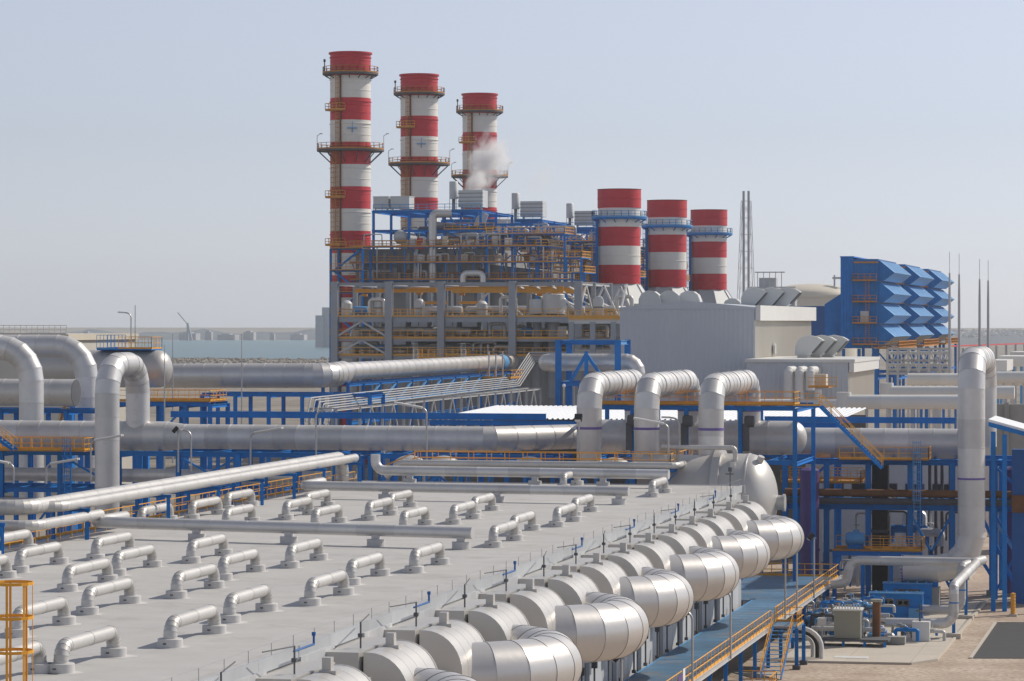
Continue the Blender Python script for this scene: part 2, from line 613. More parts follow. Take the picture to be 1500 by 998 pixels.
# concrete pad with a kerb, and the asphalt patch
pad = [(-31, 228.1), (-21.0, 228.6), (-19.4, 231.5), (-18.9, 282), (-31, 282)]
pad_o = structure(MB().prism([(x, y, 0.004) for x, y in pad], (0, 0, 0.105)), 'concrete_pad', 'concrete_grey')
for i in range(2):
    for j in range(9):
        y_ = 229.0 + j * 5.85 if j else 228.7
        part(MB().box((-30.9 + i * 4.95, y_, .06), (-30.9 + i * 4.95 + 4.9, 229.0 + (j + 1) * 5.85 - .05, .124 + random.uniform(-.004, .004))), 'slab', 'concrete', pad_o, smooth=False)
for j in range(8):
    part(MB().box((-21.0, 234.85 + j * 5.85, .06), (-19.35, 234.85 + (j + 1) * 5.85 - .05, .122 + random.uniform(-.004, .003))), 'slab', 'concrete', pad_o, smooth=False)
part(MB().prism([(-21.0, 229.0, .06), (-19.45, 231.8, .06), (-19.4, 234.8, .06), (-21.0, 234.8, .06)], (0, 0, .062)), 'slab', 'concrete', pad_o, smooth=False)
kb = structure(MB().beam((-31, 228.0, 0.09), (-21.0, 228.5, 0.09), 0.22, 0.16).beam((-21.0, 228.5, 0.09), (-19.3, 231.45, 0.09), 0.22, 0.17).beam((-19.3, 231.4, 0.09), (-18.8, 282, 0.09), 0.22, 0.16), 'pad_kerb', 'concrete')
sheet([(-16.7, 233.7), (-5, 236), (-5, 264), (-16.6, 261.6)], 0.03, 'asphalt_patch', 'asphalt')
structure(MB().beam((-16.85, 233.6, 0.04), (-16.75, 261.7, 0.04), 0.25, 0.12).beam((-16.7, 261.8, 0.04), (-5, 264.2, 0.04), 0.25, 0.12), 'patch_kerb', 'concrete')

p_ = at(1247, 963, z=.13)
structure(MB().box((p_.x - 1.3, p_.y - .7, .125), (p_.x + 1.3, p_.y + .7, .15)), 'drain_cover', 'fascia')
# far shore, hazy hills and the port
hb = MB()
random.seed(3)
def ridge(px0, px1, d, h0, h1, step):
    """a long low rise with thickness, seen across the water"""
    n = int((px1 - px0) / step)
    top = []
    for i in range(n + 1):
        p = at(px0 + (px1 - px0) * i / n, HORIZON, d=d)
        top.append((p.x, p.y, h0 + (h1 - h0) * (0.5 + 0.5 * math.sin(i * 0.7) * math.sin(i * 0.23 + 1)) * random.uniform(0.7, 1.0)))
    mb = MB()
    for i, (x, y, h) in enumerate(top):
        k = 1 + 400 / d
        k2 = 1 + 900 / d
        mb.v += [Vector((x, y, 0)), Vector((x * k, y * k, h)), Vector((x * k2, y * k2, 0))]
    for i in range(n):
        a = 3 * i
        mb.f += [(a, a + 3, a + 4, a + 1), (a + 1, a + 4, a + 5, a + 2)]
    return mb
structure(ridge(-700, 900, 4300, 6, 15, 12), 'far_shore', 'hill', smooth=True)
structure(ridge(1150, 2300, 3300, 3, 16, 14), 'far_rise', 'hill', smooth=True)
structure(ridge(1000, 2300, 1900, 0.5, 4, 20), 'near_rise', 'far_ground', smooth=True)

def block_building(px0, px1, ytop, d, label, material='far_steel', steps=1):
    a, b = at(px0, HORIZON, d=d), at(px1, HORIZON, d=d)
    w = (b - a).length
    z = CAM_H - (ytop - HORIZON) * d / FPX
    t = thing('far_building', (a.x, a.y, 0), label, 'building', 'hazy buildings on the far shore')
    part(MB().box((a.x, a.y, 0), (a.x + w, a.y + w * 0.8, z * 0.86)), 'main_block', material, t, smooth=False)
    part(MB().box((a.x + w * .2, a.y + w * .1, z * 0.861), (a.x + w * .7, a.y + w * .6, z)), 'upper_block', material, t, smooth=False)
    return t
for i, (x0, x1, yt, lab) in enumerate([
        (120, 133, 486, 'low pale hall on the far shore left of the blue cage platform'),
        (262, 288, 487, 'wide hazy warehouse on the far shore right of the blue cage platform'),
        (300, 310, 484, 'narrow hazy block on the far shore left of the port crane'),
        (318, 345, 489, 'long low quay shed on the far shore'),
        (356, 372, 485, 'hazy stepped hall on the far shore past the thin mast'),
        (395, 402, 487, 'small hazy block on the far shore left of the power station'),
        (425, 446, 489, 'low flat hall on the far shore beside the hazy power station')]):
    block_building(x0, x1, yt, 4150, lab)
# hazy power station behind the first stack
pw = at(462, HORIZON, d=3000)
t = thing('far_power_station', (pw.x, pw.y, 0), 'tall hazy boiler house across the water left of the tallest stack', 'building')
for k, (dx, w, h) in enumerate([(0, 8, 30), (6, 9, 38), (16, 7, 33), (24, 12, 25)]):
    part(MB().box((pw.x + dx, pw.y + k * 3, 0), (pw.x + dx + w, pw.y + 14 + k * 3, h + 2)), 'boiler_block', 'far_steel', t, smooth=False)
# port crane
pc = at(275, HORIZON, d=4000)
t = thing('port_crane', (pc.x, pc.y, 0), 'thin hazy port crane with raised jib on the far shore', 'crane')
part(MB().beam((pc.x, pc.y, 0), (pc.x, pc.y, 24), 2.5).beam((pc.x + 6, pc.y, 0), (pc.x, pc.y, 24), 2), 'tower', 'far_steel', t)
part(MB().beam((pc.x, pc.y, 22), (pc.x - 14, pc.y, 38), 1.3), 'jib', 'far_steel', t)

# ============================================================ EVAPORATOR BLOCK
RZ = 12.6
XL, XR, Y0, Y1 = -67.9, -36.0, 88.0, 242.6
ev = thing('evaporator', (XR, Y0, 0), 'huge flat grey-roofed evaporator block with a row of rounded water boxes', 'evaporator')
part(MB().box((XL, Y0, 2.6), (XR, Y1, RZ - 0.12)), 'shell', 'wall_stained', ev, smooth=False)
# roof sheets laid across, each its own strip with a lapped edge
ns = 90
w = (Y1 - Y0) / ns
for i in range(ns):
    a = Y0 + i * w
    mb = MB().box((XL - 0.1, a + 0.001, RZ - 0.11), (XR - 0.03, a + w - 0.001, RZ - 0.005))
    part(mb, 'roof_sheet', 'roof_sheet', ev, smooth=False)
# wall panels under the return bends: stained plates with ribs between
YB = [97.0, 106.3, 115.5, 125.2, 134.6, 144.0, 153.06, 162.3, 171.06, 179.4, 188.07, 196.77, 205.1, 213.2, 221.85, 230.4]
for i, y in enumerate(YB):
    y2 = YB[i + 1] if i + 1 < len(YB) else 241.5
    part(MB().box((XR + 0.003, y - 1.5, 2.9), (XR + 0.25, y + 2.9, 8.6)), 'wall_panel', 'wall_stained', ev, smooth=False)
    part(MB().box((XR + 0.003, y + 3.05, 2.9), (XR + 0.16, y2 - 1.65, 12.2)), 'wall_panel', 'wall_stained', ev, smooth=False)
    part(MB().beam((XR + 0.32, y - 1.6, 2.6), (XR + 0.32, y - 1.6, 8.8), 0.25, 0.5), 'stiffener', 'wall_stained', ev)
for k in range(31):
    a = Y0 + k * 5
    part(MB().box((XR - 0.02, a, RZ - 0.5), (XR + 0.10, min(a + 4.98, Y1), RZ + 0.06)), 'edge_upstand', 'edge_sheet', ev, smooth=False)
# thin cable line along the roof edge
mb = MB()
yy = Y0
while yy < Y1 - 1:
    mb.beam((XR + 0.0, yy, RZ), (XR + 0.0, yy, RZ + 0.55), 0.03)
    yy += 3.0
mb.beam((XR, Y0, RZ + 0.55), (XR, Y1, RZ + 0.55), 0.012)
part(mb, 'edge_line', 'galvanised', ev)
part(MB().box((XL - 0.15, Y1 - 0.02, RZ - 0.6), (XR + 0.3, Y1 + 0.15, RZ + 0.05)), 'end_flashing', 'curb', ev, smooth=False)

def hood_profile(x0, x1, zt, zb, drop, n=9):
    pts = [(x0, zb), (x0, zt)]
    for i in range(n + 1):
        a = math.pi / 2 * i / n
        pts.append((x0 + 0.25 + (x1 - x0 - 0.25) * math.sin(a), zt - drop * (1 - math.cos(a))))
    pts.append((x1, zb))
    return pts

for i, y in enumerate(YB):
    ya, yb = y - 2.7, y + 2.5
    wb = part(MB().box((XR + 0.004, ya - 0.35, 8.3), (XR + 1.6, yb + 0.6, 12.02)), 'water_box', 'vessel_white', ev, smooth=False)
    nst = 4                              # rounded cover made of bent strips
    for k in range(nst):
        a = ya + (yb - ya) * k / nst
        b = ya + (yb - ya) * (k + 1) / nst
        pr = hood_profile(XR + 1.75, XR + 3.7, 11.97, 8.4, 1.9)
        mb = MB().prism([(x, a + 0.0, z) for x, z in pr], (0, b - a - 0.03, 0))
        part(mb, 'cover_strip', 'vessel_white', wb, angle=30)
    pr2 = hood_profile(XR + 1.73, XR + 3.73, 12.0, 8.4, 1.9)
    for yy in (ya - 0.05, yb - 0.03):
        part(MB().prism([(x, yy, z) for x, z in pr2], (0, 0.08, 0)), 'cover_rim', 'bright_cladding', wb, angle=30)
    part(MB().box((XR + 1.95, y + 0.0, 11.9), (XR + 2.32, y + 0.4, 12.55)).box((XR + 1.85, y - 0.08, 11.86), (XR + 2.55, y + 0.55, 12.04)), 'vent_box', 'vessel_white', wb, smooth=False)
    part(MB().box((XR + 1.9, ya - 0.75, 9.5), (XR + 3.2, ya - 0.06, 10.15)), 'inspection_box', 'vessel_white', wb, smooth=False)
    # vent piping on top: black standpipe with a valve, and every second one a blue bridge
    v = MB().tube([(XR + 1.2, y - 1.3, 12.0), (XR + 1.2, y - 1.3, 13.15)], 0.04, 6)
    v.box((XR + 1.1, y - 1.4, 12.5), (XR + 1.3, y - 1.2, 12.65))
    v.tube([(XR + 1.2, y - 1.3, 13.12), (XR + 0.6, y + (2.2 if i % 2 else -3.6), 13.12)], 0.028, 6)
    part(v, 'vent_standpipe', 'dark_grey', wb)
    if i % 2 == 0:
        part(MB().tube([(XR + 0.6, y + 0.6, 12.7), (XR + 0.6, y + 3.4, 12.7), (XR + 0.6, y + 3.4, 13.15)], 0.05, 6).box((XR + .53, y + 3.33, 13.05), (XR + .67, y + 3.47, 13.2)), 'blue_vent_pipe', 'deep_blue', wb)
    # valves on the wall under the box
    for dy in (-0.9, 3.6):
        v = MB().tube([(XR + 0.55, y + dy, 3.3), (XR + 0.55, y + dy, 6.3)], 0.06, 6)
        v.box((XR + 0.4, y + dy - 0.16, 5.0), (XR + 0.72, y + dy + 0.16, 5.45))
        v.box((XR + 0.3, y + dy - 0.3, 6.3), (XR + 0.7, y + dy + 0.3, 6.4))
        v.box((XR + 0.42, y + dy - 0.12, 3.2), (XR + 0.66, y + dy + 0.12, 3.4))
        part(v, 'drain_valve', 'dark_grey', wb)

# return bends: big horizontal U-turns joining neighbouring water boxes
pairs = [(YB[k], YB[k + 1]) for k in range(0, 16, 2)]
nb = len(pairs)
for k, (ya, yb) in enumerate(pairs):
    lab = ('satin metal U-shaped return bend beside the blue walkway, %s from the far end' % (ORD[nb - 1 - k])) if k < nb - 1 else 'farthest satin metal U-shaped return bend, beside the domed vessel head'
    t = thing('return_bend', (XR + 2, (ya + yb) / 2, 8.2), lab, 'pipe bend', 'return bends of the evaporator')
    rr = (yb - ya) / 2
    x0, cy, zc = XR + 0.95, (ya + yb) / 2 + 0.2, 9.6
    st = [Vector((x0 - 0.7, cy - rr, zc)), Vector((x0 - 0.1, cy - rr, zc))]
    ng = 11
    for i in range(ng + 1):
        a = -math.pi / 2 + math.pi * i / ng
        st.append(Vector((x0 + 0.5 + math.cos(a) * (rr - 0.1), cy + math.sin(a) * rr, zc)))
    st += [Vector((x0 - 0.1, cy + rr, zc)), Vector((x0 - 0.7, cy + rr, zc))]
    rad = [1.2, 1.32, 1.44] + [1.53] * (ng - 1) + [1.44, 1.32, 1.2]
    clad_pipe(t, st, 1.55, 'bright_cladding', n=40, lip=0.012, radii=rad)
    part(MB().box((x0 + 0.3, cy - rr + 1.0, zc + 1.3), (x0 + 0.95, cy - rr + 1.6, zc + 1.95)), 'vent_box', 'vessel_white', t, smooth=False)
    part(MB().box((x0 + 0.2, cy - 0.5, zc + 0.4), (x0 + 1.5, cy + 0.5, zc + 1.55)), 'bridge_box', 'vessel_white', t, smooth=False)

# short U pipes on the roof, measured one by one: (x, y of the near foot)
UP = [(-42.2, 108.0), (-41.1, 117.4), (-41.9, 127.6), (-40.7, 136.1), (-41.9, 147.3), (-40.6, 155.1), (-40.6, 173.6), (-41.5, 183.0), (-40.6, 191.8), (-41.5, 202.0), (-40.4, 226.0),
      (-48.8, 119.8), (-49.4, 129.7), (-48.1, 138.3), (-49.1, 148.4), (-48.0, 156.7), (-49.4, 186.0), (-47.8, 192.8), (-48.6, 202.0), (-49.3, 235.5),
      (-54.6, 140.6), (-55.5, 150.0), (-54.3, 158.6), (-55.6, 187.0), (-54.3, 195.3), (-55.3, 204.6),
      (-60.6, 141.8), (-61.2, 150.6), (-60.1, 159.1), (-61.3, 186.0), (-59.9, 194.6), (-61.3, 203.9),
      (-66.6, 159.8), (-67.2, 186.2), (-66.2, 193.5), (-66.9, 203.2), (-43.0, 102.2)]
rows = {}
for (x, y) in UP:
    rows.setdefault(round((x + 41.3) / 6.4), []).append((x, y))
ROWN = {0: 'the row by the water boxes', -1: 'second row from the water boxes', -2: 'the middle row', -3: 'second row from the blue frames', -4: 'the row by the blue frames'}
for rk, lst in rows.items():
    lst.sort(key=lambda q: q[1])
    for k, (x, y) in enumerate(lst):
        who = 'nearest' if k == 0 else ('farthest' if k == len(lst) - 1 else ORD[k] + ' from the front')
        t = thing('roof_u_pipe', (x, y, RZ), 'U-shaped roof pipe, %s in %s' % (who, ROWN[rk]), 'roof pipe', 'U-shaped pipes on the evaporator roof')
        L = 5.6 + random.uniform(-0.15, 0.15)
        for yy in (y, y + L):
            c = part(MB().lathe([(0.0, 0.0), (0.52, 0.0), (0.52, 0.34), (0.50, 0.36), (0.2, 0.36)], (x, yy, RZ), 20), 'curb', 'curb', t, angle=40)
            rs = random.uniform(.62, .85)
            part(MB().add([(x + .12 + rs * (1 + .12 * math.sin(3 * a + x * 7 + yy)) * math.cos(a), yy - .05 + rs * (1 + .1 * math.cos(2 * a + yy)) * math.sin(a), RZ + .002) for a in [2 * math.pi * q / 14 for q in range(14)]], [tuple(range(14))]), 'sealant_patch', 'sealant', c, smooth=False)
            part(MB().box((x - 0.14, yy - 0.535, RZ + 0.15), (x + 0.0, yy - 0.515, RZ + 0.21)), 'tag_plate', 'dark_grey', c, smooth=False)
        st = route([(x, y, RZ + 0.33), (x, y, RZ + 0.99), (x, y + L, RZ + 0.99), (x, y + L, RZ + 0.33)], 0.55, 2.3, 5)
        clad_pipe(t, st, 0.285, 'roof_pipe_cladding', n=16, lip=0.03, caps=(False, False))

# long pipes lying across the roof on saddle blocks
def roof_pipe(a, b, r, label, saddles, extra=None):
    a, b = Vector(a), Vector(b)
    t = thing('long_roof_pipe', (a.x, a.y, RZ), label, 'pipe', 'long pipes across the evaporator roof')
    pts = [a, b] if not extra else extra + [b]
    clad_pipe(t, route(pts, 0.8, 2.6, 5), r, 'cladding', n=18, lip=0.02)
    for f in saddles:
        p = a + (b - a) * f
        s = part(MB().lathe([(0, 0), (0.55, 0), (0.55, 0.42), (0.0, 0.42)], (p.x, p.y, RZ), 16), 'saddle_block', 'curb', t, angle=40)
        part(MB().box((p.x - 0.22, p.y - 0.25, RZ + 0.42), (p.x + 0.22, p.y + 0.25, p.z - r * 0.7)), 'saddle', 'curb', s, smooth=False)
    return t
roof_pipe((-66.2, 176.0, RZ + 0.95), (-41.4, 171.8, RZ + 0.95), 0.36, 'long pipe across the roof nearest the camera, on four round blocks', (0.27, 0.52, 0.75, 0.97),
          [Vector((-66.6, 181.5, RZ + .95)), Vector((-66.6, 176.1, RZ + 0.95))])
roof_pipe((-65.6, 218.6, RZ + 0.95), (-40.4, 216.4, RZ + 0.95), 0.36, 'middle long pipe across the roof, its end turned back in a thick loop', (0.25, 0.6, 0.97),
          [Vector((-66.0, 224, RZ + .95)), Vector((-66.0, 218.7, RZ + 0.95))])
roof_pipe((-66.0, 239.5, RZ + 1.1), (-41.2, 238.2, RZ + 1.1), 0.4, 'long pipe near the far edge of the roof under the orange rail', (0.12, 0.55, 0.78, 0.96),
          [Vector((-66.0, 239.5, RZ + 2.4)), Vector((-66.0, 239.5, RZ + 1.1))])

# pair of long pipes on blue goal-post frames along the left roof edge
for k, (x, r, lab) in enumerate([(-67.9, 0.46, 'thicker of two parallel pipes on blue frames along the left roof edge'), (-66.9, 0.34, 'thinner of two parallel pipes on blue frames along the left roof edge')]):
    yb = 236.5
    st = route([(x - 9, 168.0 + 2.6 * k, 14.9 - .1 * k), (x, 168.0 + 2.6 * k, 14.9 - .1 * k), (x, yb, 14.95 - .1 * k), (x, yb, 13.4)][:4 if k == 0 else 3], 1.6, 2.4, 6)
    t = thing('edge_pipe', (x, 168, 14.4), lab, 'pipe')
    clad_pipe(t, st, r, 'roof_pipe_cladding', n=20, lip=0.015)
t = thing('edge_pipe_loop', (-67, 164.5, 14.0), 'small pipe loop under the pair of edge pipes at the left picture border', 'pipe')
clad_pipe(t, route([(-77, 165.6, 14.0), (-66.4, 165.6, 14.0), (-66.4, 176.5, 14.0)], 1.3, 2.2, 6), 0.32, 'roof_pipe_cladding', n=18)
fy = [160.5, 174, 189, 199.5, 209.5, 217.5, 225.5, 235.8]
for k, y in enumerate(fy):
    lab = 'blue goal-post frame under the edge pipes, %s' % ('nearest the camera' if k == 0 else 'farthest from the camera' if k == len(fy) - 1 else ORD[k] + ' from the camera')
    t = thing('goal_post_support', (-67.4, y, RZ), lab, 'pipe support', 'blue frames along the roof edge')
    for x in (-68.5, -66.3):
        part(MB().ibeam((x, y, RZ), (x, y, 14.35), 0.2, 0.2), 'leg', 'blue_paint', t)
    part(MB().ibeam((-68.7, y, 14.42), (-66.1, y, 14.42), 0.2, 0.2), 'cross_beam', 'blue_paint', t)
# left service walkway with orange rail behind the frames
t = thing('edge_walkway', (-70, 150, RZ - 0.5), 'narrow blue walkway with orange rail along the left roof edge', 'walkway')
for i in range(28):
    y = 140 + i * 3.6
    part(MB().box((-70.4, y, RZ - 0.35), (-68.1, y + 3.57, RZ - 0.2)), 'deck_panel', 'grating', t, smooth=False)
part(MB().ibeam((-68.05, 140, RZ - 0.3), (-68.05, 241, RZ - 0.3), 0.15, 0.3), 'edge_beam', 'light_blue', t)
part(rail_mesh([(-70.3, 140, RZ - 0.2), (-70.3, 241, RZ - 0.2)]), 'outer_rail', 'orange_paint', t)
part(rail_mesh([(-68.2, 140, RZ - 0.2), (-68.2, 241, RZ - 0.2)], sp=2.0, toe=True), 'inner_rail', 'orange_paint', t)
for y in (145, 165, 185, 205, 225, 240):
    part(MB().ibeam((-70, y, 0), (-70, y, RZ - 0.4), 0.25, 0.25), 'leg', 'blue_paint', t)

# orange caged ladder in the lower left corner
lp = at(19, 900, d=74)
t = thing('caged_ladder', (lp.x, lp.y, 0), 'orange safety cage of a ladder at the lower left picture edge', 'ladder')
cage_r, ctop = 0.50, 19.55
mb = MB()
hz = ctop
while hz > 3:
    c = [Vector((lp.x + cage_r * math.cos(a), lp.y + cage_r * math.sin(a), hz)) for a in [2 * math.pi * i / 16 for i in range(17)]]
    mb = MB()
    for a, b in zip(c, c[1:]):
        mb.beam(a, b, 0.02, 0.075)
    part(mb, 'hoop', 'orange_paint', t)
    hz -= 0.84
for i in range(7):
    a = 2 * math.pi * i / 7 + 0.3
    part(MB().beam((lp.x + (cage_r - .02) * math.cos(a), lp.y + (cage_r - .02) * math.sin(a), 2.5), (lp.x + (cage_r - .02) * math.cos(a), lp.y + (cage_r - .02) * math.sin(a), ctop + 0.03), 0.06, 0.015, up=Vector((math.cos(a), math.sin(a), 0))), 'cage_strap', 'orange_paint', t)
part(ladder_mesh((lp.x - 0.62, lp.y, 0), 0, ctop + 0.4, (1, 0, 0), cage=False), 'ladder', 'orange_dull', t)
part(MB().ibeam((lp.x - 0.95, lp.y, 0), (lp.x - 0.95, lp.y, ctop + 0.2), 0.3, 0.3), 'column', 'grey_steel', t)

# ============================================================ BLUE WALKWAY ALONG THE WATER BOXES
WZ = 3.2
wk = thing('walkway', (-33, 110, 0), 'long blue grating walkway with orange rail below the return bends', 'walkway')
y = 108.0
while y < 244:
    part(MB().box((-35.2, y, WZ - 0.12), (-31.05, y + 1.96, WZ)), 'grating_panel', 'grating', wk, smooth=False)
    y += 2.0
yy = 244.0
while yy < 268:
    part(MB().box((-40, yy, WZ - 0.12), (-31.05, yy + 1.96, WZ)), 'grating_panel', 'grating', wk, smooth=False)
    yy += 2.0
part(MB().ibeam((-30.98, 108, WZ - 0.16), (-30.98, 270, WZ - 0.16), 0.14, 0.32), 'outer_beam', 'pale_steel', wk)
part(MB().ibeam((-35.3, 108, WZ - 0.16), (-35.3, 244, WZ - 0.16), 0.14, 0.32), 'inner_beam', 'light_blue', wk)
for y in range(112, 270, 7):
    part(MB().ibeam((-31.2, y, 0), (-31.2, y, WZ - 0.3), 0.25, 0.25), 'leg', 'blue_paint', wk)
    part(MB().ibeam((-35.2, y, WZ - 0.45), (-31.0, y, WZ - 0.45), 0.15, 0.25), 'cross_beam', 'blue_paint', wk)
def post_rail(root, a, b, sp=1.5):
    a, b = Vector(a), Vector(b)
    n = max(1, round((b - a).length / sp))
    for i in range(n + 1):
        p = a + (b - a) * i / n
        part(MB().beam(p, p + Vector((0, 0, 1.1)), 0.06), 'rail_post', 'orange_paint', root)
    for z, nm in ((1.1, 'top_rail'), (0.58, 'middle_rail')):
        part(MB().tube([a + Vector((0, 0, z)), b + Vector((0, 0, z))], 0.035, 8), nm, 'orange_paint', root)
    part(MB().beam(a + Vector((0, 0, 0.09)), b + Vector((0, 0, 0.09)), 0.02, 0.18), 'toe_board', 'orange_paint', root)
post_rail(wk, (-31.05, 110, WZ), (-31.05, 224.2, WZ))
post_rail(wk, (-31.05, 226.6, WZ), (-31.05, 268, WZ))
post_rail(wk, (-31.05, 268, WZ), (-40, 268, WZ))
part(MB().box((-31.0, 184.2, WZ + 0.45), (-30.97, 185.0, WZ + 1.2)), 'notice_board', 'sign_white', wk, smooth=False)
part(MB().box((-31.0, 182.4, WZ + 0.35), (-30.97, 184.0, WZ + 0.95)), 'purple_board', 'purple', wk, smooth=False)
# stair down to the yard with its landing
st_ = thing('walkway_stair', (-30, 216, 0), 'blue stair with orange hand rails descending from the walkway to the gravel', 'stair')
part(MB().box((-31.0, 223.4, WZ - 0.15), (-28.9, 227.2, WZ)), 'landing', 'grating', st_, smooth=False)
stair(st_, (-30.0, 223.3, WZ - 0.05), (-30.0, 216.6, 0.1), 1.5)
part(rail_mesh([(-28.95, 223.4, WZ), (-28.95, 227.1, WZ), (-31.0, 227.1, WZ)], sp=1.2), 'landing_rail', 'orange_paint', st_)
for x, y in ((-29.0, 223.5), (-28.9, 226.9)):
    c = part(MB().ibeam((x, y, 0.3), (x, y, WZ - 0.15), 0.26, 0.26), 'leg', 'blue_paint', st_)
    part(MB().box((x - .28, y - .28, 0), (x + .28, y + .28, 0.3)), 'footing', 'dark_grey', c, smooth=False)
part(rail_mesh([(-31.6, 212.5, 0), (-29.0, 212.5, 0), (-29.0, 209.0, 0)], sp=1.0), 'yard_rail', 'orange_paint', st_)

# lamp posts
def lamp_post(base, h, label, kind='arm', adir=(-1, 0), al=1.6, group='lamp posts'):
    base = Vector(base)
    t = thing('lamp_post', base, label, 'lamp post', group)
    top = base + Vector((0, 0, h))
    ad = Vector((adir[0], adir[1], 0)).normalized()
    if kind == 'flood':
        part(MB().tube([base, top], 0.075, 8), 'post', 'galvanised', t)
        hd = part(MB().beam(top + ad * 0.05 + Vector((0, 0, .35)), top + ad * 0.45 + Vector((0, 0, -.1)), 0.62, 0.34), 'flood_light', 'black', t)
        part(MB().beam(top + ad * 0.47 + Vector((0, 0, -.10)), top + ad * 0.50 + Vector((0, 0, -.14)), 0.5, 0.26), 'lens', 'lens', hd)
        part(MB().beam(top - Vector((.2, 0, 0)), top + Vector((.2, 0, 0)), 0.06), 'bracket', 'galvanised', t)
    elif kind == 'double':
        part(MB().tube(route([base, top, top + ad * al + Vector((0, 0, 0.35))], 0.5, 9, 5), 0.075, 8), 'post', 'galvanised', t)
        for s in (-0.18, 0.18):
            sd = Vector((-ad.y, ad.x, 0)) * s
            part(MB().tube([top + ad * 0.4 + sd + Vector((0, 0, 0.12)), top + ad * (al + 1.3) + sd + Vector((0, 0, 0.55))], 0.10, 8), 'tube_lamp', 'fascia', t)
    elif kind == 'globe':
        part(MB().tube([base, top], 0.07, 8), 'post', 'galvanised', t)
        part(MB().lathe([(0, 0), (.15, 0.03), (.2, .2), (.13, .36), (0, .4)], top, 12), 'lamp_globe', 'fascia', t)
    else:
        part(MB().tube(route([base, top, top + ad * 0.9 + Vector((0, 0, 0.1))], 0.6, 9, 6), 0.075, 8), 'post', 'galvanised', t)
        part(MB().beam(top + ad * 0.8 + Vector((0, 0, .1)), top + ad * 1.5 + Vector((0, 0, .12)), 0.34, 0.16), 'lamp_head', 'fascia', t)
    return t
for Y, h, kd, lab in [(163, 4.4, 'flood', 'floodlight post at the walkway rail nearest the camera'),
                      (187, 4.7, 'arm', 'curved-arm lamp post at the walkway rail, nearest one with an arm'),
                      (203, 4.6, 'arm', 'lamp post at the walkway rail in front of the stair landing'),
                      (231, 5.7, 'double', 'lamp post with two tube lamps reaching over the far return bend'),
                      (238, 5.5, 'flood', 'floodlight post on the far walkway, the left of two'),
                      (249, 5.0, 'flood', 'floodlight post on the far walkway, the right of two')]:
    lamp_post((-30.85, Y, WZ - 0.2), h, lab, kd, (-1, -0.2))

# ============================================================ BEHIND THE EVAPORATOR: VESSEL, ARCHED PIPES, HEADERS, RACKS
def rack(label, x0, x1, y0, y1, levels, bays, material='blue_paint', brace=(), w=0.4, z0=0, name='pipe_rack', cross=2, group=None):
    """steel pipe rack: columns, long beams, cross beams, braces, each a part"""
    t = thing(name, (x0, y0, z0), label, 'pipe rack', group)
    top = max(levels)
    for i in range(bays + 1):
        x = x0 + (x1 - x0) * i / bays
        for y in (y0, y1):
            part(MB().ibeam((x, y, z0), (x, y, top), w, w), 'column', material, t)
        for z in levels:
            part(MB().ibeam((x, y0 + w / 2, z - w / 2), (x, y1 - w / 2, z - w / 2), w * 0.7, w * 0.9), 'cross_beam', material, t)
    for z in levels:
        for y in (y0, y1):
            part(MB().ibeam((x0, y, z), (x1, y, z), w * 0.8, w * 1.1), 'long_beam', material, t)
        for i in range(bays * cross):
            if i % cross:
                x = x0 + (x1 - x0) * i / (bays * cross)
                part(MB().ibeam((x, y0, z + .02), (x, y1, z + .02), w * 0.5, w * 0.7), 'cross_beam', material, t)
    for (i, za, zb, kind) in brace:
        xa, xb = x0 + (x1 - x0) * i / bays, x0 + (x1 - x0) * (i + 1) / bays
        xm = (xa + xb) / 2
        segs = {'x': [((xa, za), (xb, zb)), ((xa, zb), (xb, za))], 'v': [((xa, zb), (xm, za)), ((xb, zb), (xm, za))], 'a': [((xa, za), (xm, zb)), ((xb, za), (xm, zb))], '/': [((xa, za), (xb, zb))], '\\': [((xa, zb), (xb, za))]}[kind]
        for (p, q) in segs:
            part(MB().beam((p[0], y0, p[1]), (q[0], y0, q[1]), w * 0.45), 'brace', material, t)
    return t

# horizontal vessel with a dished head towards the walkway
VX, VY, VZ, VR = -36.2, 249.0, 11.2, 3.75
t = thing('domed_vessel', (VX - 6, VY, 7), 'large pale horizontal vessel with a dished head at the end of the evaporator', 'vessel')
part(MB().lathe([(VR - .12, -9.0), (VR - .12, -2.2)], (VX, VY, VZ), 56, 'X'), 'shell', 'vessel_white', t)
part(MB().lathe([(VR, -2.2), (VR, 0.0)], (VX, VY, VZ), 56, 'X'), 'shell_course', 'vessel_white', t)
part(MB().lathe([(VR + 0.05, -2.9), (VR + .35, -2.85), (VR + .35, -2.2), (VR, -2.15)], (VX, VY, VZ), 56, 'X'), 'girth_flange', 'vessel_white', t, angle=40)
part(MB().lathe([(VR + 0.02, -.1), (VR + .06, -.09), (VR + .06, .02), (VR, .04)], (VX, VY, VZ), 56, 'X'), 'seam_band', 'bright_cladding', t, angle=40)
nh = 12
hp = [(VR * math.cos(math.pi / 2 * i / nh), 2.3 * math.sin(math.pi / 2 * i / nh)) for i in range(nh)] + [(0.02, 2.3)]
part(MB().lathe(hp, (VX, VY, VZ), 56, 'X'), 'dished_head', 'vessel_white', t, angle=60)
m_ = part(MB().lathe([(0.62, 1.9), (0.62, 2.75), (0.72, 2.76), (0.72, 2.95), (0, 2.96)], (VX, VY, VZ - .3), 24, 'X'), 'manway', 'vessel_white', t, angle=40)
part(MB().tube([(VX + 0.9, VY - 1.2, VZ + 3.0), (VX + 1.15, VY - 1.35, VZ + 3.6)], 0.28, 14), 'nozzle', 'vessel_white', t)
part(MB().box((VX - 1.3, VY - 2.6, VZ + 2.6), (VX - 0.9, VY - 2.2, VZ + 3.1)), 'lifting_lug', 'vessel_white', t, smooth=False)
